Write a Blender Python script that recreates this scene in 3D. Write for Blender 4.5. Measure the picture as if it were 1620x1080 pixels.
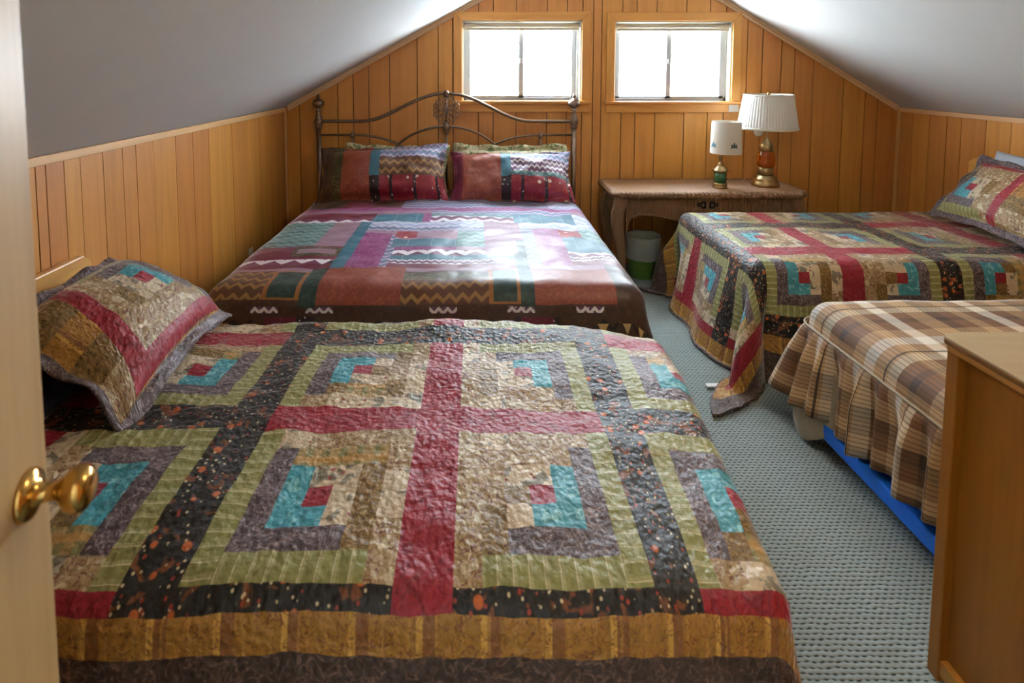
import bpy, bmesh, math, random
from mathutils import Vector, Matrix, noise
random.seed(7)
for o in list(bpy.data.objects): bpy.data.objects.remove(o)
SC = bpy.context.scene
COL = SC.collection
PI = math.pi

# ------------------------------------------------------------------ camera
FPX = 900.0
cam = bpy.data.cameras.new('camera')
camo = bpy.data.objects.new('camera', cam); COL.objects.link(camo)
camo.location = (0, 0, 1.56)
camo.rotation_euler = (math.radians(90 - 4.3), 0, 0)
cam.sensor_width = 36; cam.lens = FPX * 36 / 1620
cam.shift_x = (810 - 752) / 1620
cam.shift_y = (110 + FPX * math.tan(math.radians(4.3)) - 540) / 1620
cam.clip_start = 0.02
cam.dof.use_dof = True; cam.dof.focus_distance = 2.8; cam.dof.aperture_fstop = 4.0
SC.camera = camo

# ------------------------------------------------------------------ sky, light, exposure
wd = bpy.data.worlds.new('sky'); SC.world = wd; wd.use_nodes = True
bg = wd.node_tree.nodes['Background']
bg.inputs[0].default_value = (0.80, 0.90, 1.0, 1); bg.inputs[1].default_value = 46.0
SC.view_settings.view_transform = 'Standard'; SC.view_settings.look = 'None'
SC.view_settings.gamma = 1.0; SC.view_settings.use_curve_mapping = False
SC.view_settings.exposure = 0.15
FILL_W = 18.0          # watts of the fill lamp added out of view on the ceiling

# ------------------------------------------------------------------ colour / nodes
def lin(r, g, b):
    f = lambda c: c / 12.92 if c <= 0.04045 else ((c + 0.055) / 1.055) ** 2.4
    return (f(r / 255), f(g / 255), f(b / 255), 1)
class NT:
    def __init__(s, name, rough=0.6, spec=0.4, sheen=0.0, metal=0.0, coat=0.0):
        s.m = bpy.data.materials.new(name); s.m.use_nodes = True
        s.t = s.m.node_tree; s.b = s.t.nodes['Principled BSDF']
        s.b.inputs['Roughness'].default_value = rough
        s.b.inputs['Specular IOR Level'].default_value = spec
        s.b.inputs['Metallic'].default_value = metal
        if coat: s.b.inputs['Coat Weight'].default_value = coat; s.b.inputs['Coat Roughness'].default_value = 0.25
        if sheen:
            s.b.inputs['Sheen Weight'].default_value = sheen; s.b.inputs['Sheen Roughness'].default_value = 0.22
            s.b.inputs['Sheen Tint'].default_value = (1, 1, 1, 1)
    def n(s, t): return s.t.nodes.new(t)
    def put(s, sock, v):
        if hasattr(v, 'is_output') or isinstance(v, bpy.types.NodeSocket): s.t.links.new(v, sock)
        else: sock.default_value = v
    def math(s, op, a, b=0.0, c=0.0, clamp=False):
        q = s.n('ShaderNodeMath'); q.operation = op; q.use_clamp = clamp
        s.put(q.inputs[0], a); s.put(q.inputs[1], b); s.put(q.inputs[2], c); return q.outputs[0]
    def mix(s, f, a, b, mode='MIX'):
        q = s.n('ShaderNodeMix'); q.data_type = 'RGBA'; q.blend_type = mode
        s.put(q.inputs[0], f); s.put(q.inputs[6], a); s.put(q.inputs[7], b); return q.outputs[2]
    def coord(s, which):
        q = s.n('ShaderNodeTexCoord'); return q.outputs[which]
    def pos(s): return s.n('ShaderNodeNewGeometry').outputs['Position']
    def rnd(s): return s.n('ShaderNodeObjectInfo').outputs['Random']
    def vmap(s, v, sc=(1, 1, 1), off=(0, 0, 0), rot=(0, 0, 0)):
        q = s.n('ShaderNodeMapping'); s.put(q.inputs[0], v); s.put(q.inputs[1], off); s.put(q.inputs[2], rot); s.put(q.inputs[3], sc); return q.outputs[0]
    def sep(s, v):
        q = s.n('ShaderNodeSeparateXYZ'); s.put(q.inputs[0], v); return q.outputs
    def comb(s, x, y, z):
        q = s.n('ShaderNodeCombineXYZ'); s.put(q.inputs[0], x); s.put(q.inputs[1], y); s.put(q.inputs[2], z); return q.outputs[0]
    def noise(s, v, sc, det=3.0, ro=0.55, dist=0.0):
        q = s.n('ShaderNodeTexNoise'); s.put(q.inputs['Vector'], v); q.inputs['Scale'].default_value = sc
        q.inputs['Detail'].default_value = det; q.inputs['Roughness'].default_value = ro; q.inputs['Distortion'].default_value = dist
        return q.outputs[0]
    def voro(s, v, sc, feat='F1', rand=1.0):
        q = s.n('ShaderNodeTexVoronoi'); q.feature = feat; s.put(q.inputs['Vector'], v); q.inputs['Scale'].default_value = sc
        q.inputs['Randomness'].default_value = rand; return q.outputs
    def ramp(s, f, pts, interp='LINEAR'):
        q = s.n('ShaderNodeValToRGB'); cr = q.color_ramp; cr.interpolation = interp
        while len(cr.elements) < len(pts): cr.elements.new(0.5)
        for e, (p, c) in zip(cr.elements, pts): e.position = p; e.color = c
        s.put(q.inputs[0], f); return q.outputs[0]
    def step(s, f, a, b):
        q = s.n('ShaderNodeMapRange'); s.put(q.inputs[0], f); q.inputs[1].default_value = a; q.inputs[2].default_value = b; return q.outputs[0]
    def bump(s, h, dist=0.01, st=0.5):
        q = s.n('ShaderNodeBump'); q.inputs['Strength'].default_value = st; q.inputs['Distance'].default_value = dist
        s.put(q.inputs['Height'], h); s.t.links.new(q.outputs[0], s.b.inputs['Normal'])
    def base(s, c): s.put(s.b.inputs['Base Color'], c); return s.m
MC = {}
def wood(name, rgb, dark=0.72, axis=2, rough=0.42, spec=0.45, coat=0.0, vary=0.16, gs=1.0):
    n = NT(name, rough, spec, coat=coat)
    r = n.rnd(); p = n.coord('Object')
    sc = [22 * gs, 22 * gs, 22 * gs]; sc[axis] = 1.1 * gs
    off = n.comb(n.math('MULTIPLY', r, 37.0), n.math('MULTIPLY', r, 51.0), n.math('MULTIPLY', r, 23.0))
    q = n.n('ShaderNodeVectorMath'); q.operation = 'ADD'; n.put(q.inputs[0], p); n.put(q.inputs[1], off)
    v = n.vmap(q.outputs[0], tuple(sc))
    g1 = n.noise(v, 1.0, 5, 0.6, 0.6); g2 = n.noise(v, 6.0, 3, 0.6)
    g = n.math('ADD', n.math('MULTIPLY', g1, 0.75), n.math('MULTIPLY', g2, 0.25))
    c = lin(*rgb); d = tuple(c[i] * (dark ** (1, 1.35, 1.8)[i]) for i in range(3)) + (1,)
    col = n.ramp(g, [(0.30, d), (0.5, c), (0.72, tuple(min(1, c[i] * 1.13) for i in range(3)) + (1,))])
    if vary:
        h = n.n('ShaderNodeHueSaturation'); n.put(h.inputs['Color'], col)
        n.put(h.inputs['Value'], n.math('ADD', 1 - vary / 2, n.math('MULTIPLY', r, vary)))
        n.put(h.inputs['Hue'], n.math('ADD', 0.494, n.math('MULTIPLY', r, 0.012))); col = h.outputs[0]
    n.bump(g, 0.002, 0.25)
    return n.base(col)
def plain(name, rgb, rough=0.6, spec=0.4, metal=0.0, nz=0.06, sheen=0.0, bump=0.0, coat=0.0, bs=60):
    n = NT(name, rough, spec, sheen, metal, coat); c = lin(*rgb)
    if bump or nz:
        t = n.noise(n.coord('Object'), bs, 3)
        if bump: n.bump(t, bump, 0.6)
        k = tuple(x * (1 - nz * 2) for x in c[:3]) + (1,)
        return n.base(n.mix(t, k, tuple(min(1, x * (1 + nz)) for x in c[:3]) + (1,)))
    return n.base(c)
def fab(name, rgb, blots=(), mott=0.22, crinkle=0.0075, sheen=0.5, stripe=None, spec=0.5, rough=0.52, cs=66):
    """printed cloth; blots: (kind, scale, rgb, size); stripe: (axis, period, width, rgb, mixamount)"""
    n = NT(name, rough, spec, sheen); uv = n.coord('UV'); c = lin(*rgb)
    t = n.noise(uv, 30, 4, 0.65)
    col = n.mix(t, tuple(x * (1 - mott) for x in c[:3]) + (1,), tuple(min(1, x * (1 + mott)) for x in c[:3]) + (1,))
    if stripe:
        for (ax, per, wd_, srgb, am) in (stripe if isinstance(stripe, list) else [stripe]):
            x = n.sep(uv)[ax]; f = n.math('FRACT', n.math('DIVIDE', n.math('ADD', x, 20.0), per))
            k = n.math('MULTIPLY', n.math('LESS_THAN', f, wd_), am); col = n.mix(k, col, lin(*srgb))
    for i, (kind, s, brgb, sz) in enumerate(blots):
        vv = n.vmap(uv, off=(i * 3.7, i * 1.9, 0))
        if kind == 'dot': k = n.step(n.voro(vv, s)[0], sz, sz * 0.8)
        elif kind == 'blot': k = n.step(n.noise(vv, s, 2, 0.5, 0.8), sz, sz + 0.04)
        elif kind == 'vein':
            w = n.noise(vv, s, 2, 0.5, 1.6); k = n.step(n.math('ABSOLUTE', n.math('SUBTRACT', w, 0.5)), sz, sz * 0.4)
        elif kind == 'ring':
            d = n.voro(vv, s)[0]; k = n.step(n.math('ABSOLUTE', n.math('SUBTRACT', d, 0.28)), sz, sz * 0.5)
        elif kind == 'zig':
            o = n.sep(vv); tr = n.math('PINGPONG', o[0], s)
            f = n.math('FRACT', n.math('DIVIDE', n.math('ADD', n.math('ADD', o[1], 20.0), tr), s * 2.3)); k = n.math('LESS_THAN', f, sz)
        elif kind == 'tri':
            o = n.sep(vv); fx = n.math('ABSOLUTE', n.math('SUBTRACT', n.math('FRACT', n.math('DIVIDE', n.math('ADD', o[0], 20.0), s)), 0.5))
            fy = n.math('FRACT', n.math('DIVIDE', n.math('ADD', o[1], 20.0), s)); k = n.math('LESS_THAN', fx, n.math('MULTIPLY', n.math('SUBTRACT', fy, 0.55), sz))
        col = n.mix(k, col, lin(*brgb))
    if crinkle:
        h = n.math('ADD', n.noise(uv, cs, 2, 0.5, 0.15), n.math('MULTIPLY', n.voro(uv, cs * 1.1, 'SMOOTH_F1')[0], 0.7)); n.bump(h, crinkle, 0.75)
    return n.base(col)

# ------------------------------------------------------------------ object helpers
ORG = {}
def thing(name, label, cat, loc=(0, 0, 0), group=None, kind=None):
    o = bpy.data.objects.new(name, None); COL.objects.link(o); o.location = loc; o.empty_display_size = 0.1
    if kind: o['kind'] = kind
    else:
        o['label'] = label; o['category'] = cat
        if group: o['group'] = group
    if kind and label: o['label'] = label
    ORG[o.name] = Vector(loc); return o
def wloc(p):
    v = Vector((0, 0, 0))
    while p is not None: v += Vector(p.location); p = p.parent
    return v
def obj(name, vf, mat, parent=None, smooth=False, loc=None, idx=None, uv=None, bevel=0.0, label=None, cat=None, group=None, kind=None, solid=0.0, bseg=2, recalc=True):
    """vf = (verts in world space, faces)"""
    verts, faces = vf
    org = wloc(parent) if parent is not None else Vector((0, 0, 0))
    if loc is not None: base = Vector(loc)
    elif parent is not None: base = org
    else:
        xs = [v[0] for v in verts]; ys = [v[1] for v in verts]; zs = [v[2] for v in verts]
        base = Vector(((min(xs) + max(xs)) / 2, (min(ys) + max(ys)) / 2, min(zs)))
    me = bpy.data.meshes.new(name)
    me.from_pydata([tuple(Vector(v) - base) for v in verts], [], faces)
    mats = mat if isinstance(mat, (list, tuple)) else [mat]
    for m in mats: me.materials.append(m)
    if idx: me.polygons.foreach_set('material_index', idx)
    if uv:
        l = me.uv_layers.new(name='UVMap')
        for lp in me.loops: l.data[lp.index].uv = uv[lp.vertex_index]
    if recalc or bevel:
        bm = bmesh.new(); bm.from_mesh(me)
        if recalc: bmesh.ops.recalc_face_normals(bm, faces=bm.faces)
        if bevel: bmesh.ops.bevel(bm, geom=[e for e in bm.edges if len(e.link_faces) == 2 and e.calc_face_angle(0) > 0.5], offset=bevel, segments=bseg, affect='EDGES', profile=0.5)
        bm.to_mesh(me); bm.free()
    if smooth: me.polygons.foreach_set('use_smooth', [True] * len(me.polygons))
    me.update()
    o = bpy.data.objects.new(name, me); COL.objects.link(o); o.location = base - org
    if parent is not None: o.parent = parent
    if solid:
        md = o.modifiers.new('thickness', 'SOLIDIFY'); md.thickness = solid; md.offset = -1
    if label: o['label'] = label
    if cat: o['category'] = cat
    if group: o['group'] = group
    if kind: o['kind'] = kind
    return o
def box(x0, x1, y0, y1, z0, z1):
    v = [(x, y, z) for x in (x0, x1) for y in (y0, y1) for z in (z0, z1)]
    return v, [(0, 1, 3, 2), (4, 6, 7, 5), (0, 4, 5, 1), (2, 3, 7, 6), (0, 2, 6, 4), (1, 5, 7, 3)]
def join(*vfs):
    V, Fc = [], []
    for v, f in vfs:
        k = len(V); V += [tuple(q) for q in v]; Fc += [tuple(i + k for i in q) for q in f]
    return V, Fc
def prism(poly, a0, a1, axis=1):
    """polygon in the two other axes, pushed along axis"""
    def P(p, a): return (p[0], a, p[1]) if axis == 1 else ((a, p[0], p[1]) if axis == 0 else (p[0], p[1], a))
    n = len(poly); v = [P(p, a0) for p in poly] + [P(p, a1) for p in poly]
    f = [tuple(range(n)), tuple(range(2 * n - 1, n - 1, -1))] + [(i, (i + 1) % n, (i + 1) % n + n, i + n) for i in range(n)]
    return v, f
def lathe(c, prof, n=24, capb=True, capt=True, pleat=0.0, pn=0):
    v, f = [], []
    for r, z in prof:
        for i in range(n):
            a = 2 * PI * i / n; rr = r * (1 + (pleat * math.cos(pn * a) if pn else 0)); v.append((c[0] + rr * math.cos(a), c[1] + rr * math.sin(a), c[2] + z))
    for j in range(len(prof) - 1):
        for i in range(n): f.append((j * n + i, j * n + (i + 1) % n, (j + 1) * n + (i + 1) % n, (j + 1) * n + i))
    if capb: f.append(tuple(range(n - 1, -1, -1)))
    if capt: f.append(tuple(range((len(prof) - 1) * n, len(prof) * n)))
    return v, f
def tube(path, rad, n=8, closed=False, cap=True):
    P = [Vector(p) for p in path]; m = len(P); v, f = [], []
    R = rad if isinstance(rad, (list, tuple)) else [rad] * m
    up = None
    for i in range(m):
        t = (P[(i + 1) % m] - P[i - 1]) if closed else (P[min(i + 1, m - 1)] - P[max(i - 1, 0)])
        t.normalize()
        if up is None: up = t.orthogonal().normalized()
        a = (up - t * up.dot(t)); a = a.normalized() if a.length > 1e-6 else t.orthogonal().normalized(); up = a; b = t.cross(a)
        for k in range(n):
            q = P[i] + (a * math.cos(2 * PI * k / n) + b * math.sin(2 * PI * k / n)) * R[i]; v.append(tuple(q))
    for i in range(m if closed else m - 1):
        j = (i + 1) % m
        for k in range(n): f.append((i * n + k, i * n + (k + 1) % n, j * n + (k + 1) % n, j * n + k))
    if cap and not closed: f.append(tuple(range(n - 1, -1, -1))); f.append(tuple(range((m - 1) * n, m * n)))
    return v, f
def lines(a, b, step, extra=()):
    """grid lines from a to b that include extra and are at most step apart"""
    L = sorted({round(x, 5) for x in [a, b] + [e for e in extra if a < e < b]}); out = []
    L2 = [L[0]]
    for x in L[1:]:
        if x - L2[-1] > 0.0015: L2.append(x)
    for p, q in zip(L2, L2[1:]):
        k = max(1, math.ceil((q - p) / step - 1e-6)); out += [p + (q - p) * i / k for i in range(k)]
    return out + [L2[-1]]
def sm(x, a, b):
    t = max(0, min(1, (x - a) / (b - a))); return t * t * (3 - 2 * t)
def nz(x, y, z, s): return noise.noise(Vector((x * s, y * s, z * s)))

# ------------------------------------------------------------------ room constants
XL, XR, YB, YF = -1.513, 3.367, 4.5, -0.10
ZK, SL, SR, ZF = 1.262, 0.560, 0.597, 2.36
XFL = XL + (ZF - ZK) / SL; XFR = XR - (ZF - ZK) / SR
def ztop(x): return min(ZK + SL * (x - XL), ZK + SR * (XR - x), ZF)
WIN = [(-0.104, 0.836, 1.315, 1.945), (1.095, 2.018, 1.310, 1.940)]

M = {}
M['panel'] = wood('fir panelling', (198, 134, 62), 0.82, 2, 0.40, 0.5, vary=0.18)
M['trimv'] = wood('upright pale trim wood', (214, 162, 104), 0.86, 2, 0.45, vary=0.05)
M['trimx'] = wood('crosswise honey trim wood', (205, 143, 70), 0.84, 0, 0.40, vary=0.06)
M['trimz'] = wood('upright honey trim wood', (205, 143, 70), 0.84, 2, 0.40, vary=0.06)
M['trimy'] = wood('lengthwise pale trim wood', (220, 172, 122), 0.88, 1, 0.45, vary=0.03)
M['trimg'] = wood('pale gable strip wood', (226, 196, 154), 0.9, 0, 0.5, vary=0.03)
M['gap'] = plain('dark groove backing', (70, 38, 16), 0.8)
M['ceil'] = plain('painted ceiling board', (202, 202, 198), 0.75, 0.3, nz=0.02, bs=4)
M['white'] = plain('white paint', (232, 232, 228), 0.5)
def carpet():
    n = NT('looped carpet', 0.95, 0.1); p = n.pos()
    w = n.noise(p, 30, 2); q = n.n('ShaderNodeVectorMath'); q.operation = 'ADD'; n.put(q.inputs[0], p)
    n.put(q.inputs[1], n.comb(n.math('MULTIPLY', w, 0.016), n.math('MULTIPLY', w, 0.012), 0))
    o = n.sep(q.outputs[0]); PY, PX = .0150, .0215
    row = n.math('FLOOR', n.math('DIVIDE', n.math('ADD', o[1], 20.0), PY))
    edge = n.math('SUBTRACT', 1.0, n.math('ABSOLUTE', n.math('SINE', n.math('MULTIPLY', o[1], PI / PY))))
    st = n.math('ADD', .5, n.math('MULTIPLY', .5, n.math('COSINE', n.math('ADD', n.math('MULTIPLY', o[0], 2 * PI / PX), n.math('MULTIPLY', row, 2.3)))))
    k = n.math('MULTIPLY', n.math('POWER', edge, 1.2), n.math('ADD', .25, n.math('MULTIPLY', .75, st)))
    big = n.noise(p, 5, 3); fine = n.noise(p, 160, 2)
    light = n.mix(fine, lin(126, 138, 138), lin(168, 178, 177)); light = n.mix(n.math('MULTIPLY', big, .3), light, lin(132, 138, 124))
    col = n.mix(n.step(k, .25, .75), light, lin(58, 66, 68))
    n.bump(n.math('SUBTRACT', 1.0, k), 0.006, 0.7); return n.base(col)
M['carpet'] = carpet()

# ------------------------------------------------------------------ floor and ceiling
obj('floor', box(XL - .1, XR + .1, -1.7, YB + .1, -0.06, 0), M['carpet'], kind='structure', label='grey-green looped carpet floor')
def slope(name, x0, x1):
    z0, z1 = ztop(x0), ztop(x1); t = 0.06
    obj(name, prism([(x0, z0), (x1, z1), (x1, z1 + t), (x0, z0 + t)], YF - .02, YB + .1, 1), M['ceil'], kind='structure')
slope('ceiling_left_slope', XL - .11, XFL); slope('ceiling_right_slope', XFR, XR + .11)
obj('ceiling', box(XFL, XFR, YF - .02, YB + .1, ZF, ZF + .06), M['ceil'], kind='structure')

# ------------------------------------------------------------------ back wall: backing with openings, planks as children
def gable(x0, x1, y0, y1, pad=0.0, wins=WIN, zb=0.0):
    """solid strip of the gable wall between x0 and x1 with the window openings cut out"""
    cuts = sorted({x0, x1} | {c for c in (XFL, XFR) if x0 < c < x1} | {c for w in wins for c in w[:2] if x0 < c < x1})
    parts = []
    for a, b in zip(cuts, cuts[1:]):
        mid = (a + b) / 2; w = [w for w in wins if w[0] <= mid <= w[1]]
        spans = [((zb, zb), None)] if not w else [((zb, zb), w[0][2]), ((w[0][3], w[0][3]), None)]
        for (l0, l1), up in spans:
            u0, u1 = (ztop(a) - pad, ztop(b) - pad) if up is None else (up, up)
            if u0 - l0 < 0.003 and u1 - l1 < 0.003: continue
            parts.append(prism([(a, l0), (b, l1), (b, max(u1, l1)), (a, max(u0, l0))], y0, y1, 1))
    return join(*parts)
wb = obj('wall_back', gable(XL, XR, YB + .013, YB + .12), M['gap'], kind='structure', recalc=False, loc=(0, YB, 0))
BL = [XL + .012, -1.395, -1.246, -1.09, -.966, -.842, -.676, -.459, -.293, -.177, .025, .141, .323, .565, .721, .842, .928, .994, 1.155, 1.266, 1.423, 1.655, 1.841, 1.967, 2.139, 2.26, 2.411, 2.517, 2.669, 2.911, 3.087, 3.188, XR - .012]
g = 0.0032
for a, b in zip(BL, BL[1:]): obj('plank', gable(a + g, b - g, YB + random.uniform(-.0012, .0012), YB + .014, 0.002), M['panel'], wb, recalc=False)
# side knee walls
def knee(name, X, side, L):
    w = obj(name, box(X, X + side * .1, YF, YB + .1, 0, ZK), M['gap'], kind='structure', loc=(X, 0, 0))
    for a, b in zip(L, L[1:]):
        e = random.uniform(-.001, .001)
        x0 = X - side * (.013 + e)
        gg = .0022
        obj('plank', box(min(x0, X), max(x0, X), a + gg, b - gg, 0, ZK - .004), M['panel'], w)
    return w
def fill(a, b):
    out = [a]
    while out[-1] < b - .16: out.append(out[-1] + random.choice([.09, .12, .14, .1, .16]))
    return out + [b]
XLi, XRi = XL - .013, XR + .013
wl = knee('wall_left', XLi, -1, fill(YF, 1.86) + [1.935, 1.981, 2.07, 2.157, 2.291, 2.419, 2.515, 2.649, 2.852, 3.026, 3.206, 3.376, 3.517, 3.74, 3.962, 4.18, 4.402, YB])
wr = knee('wall_right', XRi, 1, fill(YF, 3.40) + [3.556, 3.733, 3.923, 4.045, 4.20, 4.356, 4.467, YB])
# trims: knee wall caps, corner strips, gable strips
obj('trim_1', box(XL, XL + .014, YF, YB - .016, ZK - .034, ZK - .001), M['trimy'], kind='structure', bevel=.003)
obj('trim_2', box(XR - .014, XR, YF, YB - .016, ZK - .034, ZK - .001), M['trimy'], kind='structure', bevel=.003)
obj('trim_3', box(XL, XL + .016, YB - .016, YB - .001, 0, ZK - .002), M['trimv'], kind='structure', bevel=.003)
obj('trim_4', box(XR - .022, XR, YB - .016, YB - .001, 0, ZK - .002), M['trimv'], kind='structure', bevel=.003)
def gtrim(name, x0, x1, s):
    dz = 0.045
    z0, z1 = ztop(x0), ztop(x1)
    obj(name, join(prism([(x0, z0 - .022), (x1, z1 - .022), (x1, z1 - .001), (x0, z0 - .001)], YB - .026, YB - .001, 1),
                   prism([(x0, z0 - dz), (x1, z1 - dz), (x1, z1 - .022), (x0, z0 - .022)], YB - .012, YB - .001, 1)), M['trimg'], kind='structure')
gtrim('trim_5', XL + .03, XFL, 1); gtrim('trim_6', XFR, XR - .03, -1)
obj('baseboard_back', box(XL + .02, XR - .025, YB - .014, YB - .002, 0, .07), M['trimx'], kind='structure', bevel=.003)
# front wall with the doorway the camera stands in, and the landing behind it
DX0, DX1, DZ = -0.44, 0.40, 2.03
fr = join(gable(XL, DX0, YF - .1, YF, 0, []), gable(DX1, XR, YF - .1, YF, 0, []), gable(DX0, DX1, YF - .1, YF, 0, [], DZ))
obj('wall_front', fr, M['trimz'], kind='structure', recalc=False)
obj('wall_landing_left', box(-1.3, -1.22, -1.7, YF - .1, 0, 2.4), M['ceil'], kind='structure')
obj('wall_landing_right', box(1.2, 1.28, -1.7, YF - .1, 0, 2.4), M['ceil'], kind='structure')
obj('wall_landing_back', box(-1.3, 1.28, -1.78, -1.7, 0, 2.4), M['ceil'], kind='structure')
obj('ceiling_landing', box(-1.3, 1.28, -1.78, YF - .1, 2.4, 2.46), M['ceil'], kind='structure')

# ------------------------------------------------------------------ windows
M['alu'] = plain('weathered aluminium', (190, 194, 198), 0.4, 0.5, 0.3, nz=.03)
M['sash'] = plain('grey sash rubber', (196, 200, 206), 0.6, 0.4, 0.0, nz=.03)
def glassmat():
    n = NT('window glass', 0.0, 0.5); t = n.t
    for x in list(t.nodes):
        if x.type == 'BSDF_PRINCIPLED': t.nodes.remove(x)
    tr = n.n('ShaderNodeBsdfTransparent'); gl = n.n('ShaderNodeBsdfGlossy'); gl.inputs['Roughness'].default_value = 0.02
    tr.inputs[0].default_value = (.96, .97, .97, 1)
    mx = n.n('ShaderNodeMixShader'); mx.inputs[0].default_value = 0.05
    t.links.new(tr.outputs[0], mx.inputs[1]); t.links.new(gl.outputs[0], mx.inputs[2])
    t.links.new(mx.outputs[0], [x for x in t.nodes if x.type == 'OUTPUT_MATERIAL'][0].inputs[0]); return n.m
M['glass'] = glassmat()
M['shade'] = plain('cream roller shade cloth', (222, 214, 192), 0.8, 0.2)
def window(k, x0, x1, z0, z1, xm, sash_left):
    w = thing('window_%d' % k, 'sliding window with honey wood casing ' + ('over the iron headboard' if k == 1 else 'above the wicker table'), None, (x0, YB, z0), kind='structure')
    cw = .066; y0, y1 = YB - .020, YB - .0015
    # mitred casing boards
    obj('casing', prism([(x0 - cw, z1 + cw), (x1 + cw, z1 + cw), (x1, z1), (x0, z1)], y0, y1, 1), M['trimx'], w, bevel=.003)
    obj('casing', prism([(x0 - cw, z0), (x0, z0), (x0, z1), (x0 - cw, z1 + cw)], y0, y1, 1), M['trimz'], w, bevel=.003)
    obj('casing', prism([(x1, z0), (x1 + cw, z0), (x1 + cw, z1 + cw), (x1, z1)], y0, y1, 1), M['trimz'], w, bevel=.003)
    obj('sill', box(x0 - cw - .012, x1 + cw + .012, YB - .045, YB + .06, z0 - .022, z0), M['trimx'], w, bevel=.004)
    obj('apron', box(x0 - cw + .004, x1 + cw - .004, YB - .018, YB - .0015, z0 - .09, z0 - .0225), M['trimx'], w, bevel=.004)
    # reveal boards
    obj('jamb', join(box(x0, x0 + .010, YB, YB + .12, z0, z1), box(x1 - .010, x1, YB, YB + .12, z0, z1), box(x0, x1, YB, YB + .12, z1 - .010, z1)), M['shade'], w)
    X0, X1, Z0, Z1 = x0 + .010, x1 - .010, z0 + .002, z1 - .010; ya, yb = YB + .068, YB + .105
    obj('frame', join(box(X0, X0 + .018, ya, yb, Z0, Z1), box(X1 - .018, X1, ya, yb, Z0, Z1), box(X0, X1, ya, yb, Z0, Z0 + .016), box(X0, X1, ya, yb, Z1 - .02, Z1)), M['alu'], w)
    def sash(a, b, y):
        s = obj('sash', join(box(a, a + .038, y, y + .016, Z0 + .014, Z1 - .02), box(b - .038, b, y, y + .016, Z0 + .014, Z1 - .02), box(a, b, y, y + .016, Z0 + .014, Z0 + .034), box(a, b, y, y + .016, Z1 - .04, Z1 - .02)), M['sash'], w)
        obj('pane', box(a + .038, b - .038, y + .006, y + .010, Z0 + .034, Z1 - .04), M['glass'], s)
        return s
    i = sash(X0 + .015, xm + .020, YB + .070 if sash_left else YB + .088); j = sash(xm - .020, X1 - .015, YB + .088 if sash_left else YB + .070)
    obj('latch', box(xm - .010, xm + .010, YB + .060, YB + .071, (z0 + z1) / 2 - .02, (z0 + z1) / 2 + .02), M['alu'], w, bevel=.003)
    # rolled-up shade tucked under the head of the opening
    r = thing('roller_shade', 'cream roller shade rolled up at the top of the window ' + ('over the iron headboard' if k == 1 else 'nearer the lamps'), 'window shade', (x0, YB, z1), 'rolled-up window shades')
    rz = z1 - .040
    obj('roll', tube([(x0 + .014, YB + .035, rz), (x1 - .014, YB + .035, rz)], .020, 14), M['shade'], r, smooth=True)
    obj('hem_bar', box(x0 + .020, x1 - .020, YB + .012, YB + .020, rz - .038, rz - .016), M['shade'], r, bevel=.002)
    for bx0 in (x0 + .0105, x1 - .0135): obj('bracket', box(bx0, bx0 + .003, YB + .01, YB + .06, rz - .02, z1 - .011), M['alu'], r)
    return w
window(1, *WIN[0], .366, True)
w2 = window(2, *WIN[1], 1.548, False)
obj('paper_patch', box(2.0, 2.078, YB - .0205, YB - .0183, 1.228, 1.282), M['white'], w2, label='white patch at the end of the apron')

# ------------------------------------------------------------------ open door at the left edge
M['doorw'] = wood('pale birch door', (178, 148, 102), 0.86, 2, 0.42, 0.5, vary=0.0, gs=.7)
M['brass'] = plain('polished brass', (206, 164, 92), 0.18, 0.5, 1.0, nz=.04)
dr = thing('door_1', 'pale birch door standing open at the left edge, brass knob', None, (-.554, .700, 0), kind='structure')
obj('slab', box(-.592, -.554, YF + .01, .700, .012, 2.02), M['doorw'], dr, bevel=.002)
def knob(sgn, x):
    c = (0, 0, 0)
    prof = [(.030, 0), (.030, .003), (.027, .008), (.018, .012), (.012, .016), (.0105, .026), (.011, .034), (.017, .040), (.0235, .046), (.0265, .054), (.0265, .060), (.024, .067), (.017, .072), (.008, .0745)]
    v, f = lathe(c, prof, 28); return [(x + sgn * p[2], .652 + p[0], 1.046 + p[1]) for p in v], f
obj('knob', knob(1, -.554), M['brass'], dr, smooth=True, label='polished brass knob on a round rose')
obj('knob', knob(-1, -.592), M['brass'], dr, smooth=True)
obj('latch_plate', box(-.586, -.560, .7002, .7015, 1.01, 1.08), M['brass'], dr)

dr.rotation_euler.z = math.radians(12)
# ------------------------------------------------------------------ wall outlet
M['plate'] = plain('ivory plastic', (232, 226, 204), 0.4, nz=0)
ou = thing('wall_outlet', 'ivory outlet plate low on the left wall beside the large bed', 'outlet', (XL, 3.745, .255))
obj('cover_plate', box(XL, XL + .006, 3.708, 3.782, .255, .365), M['plate'], ou, bevel=.002)
for z in (.282, .322): obj('socket', box(XL + .006, XL + .008, 3.730, 3.760, z, z + .026), M['white'], ou, bevel=.001)
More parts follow.
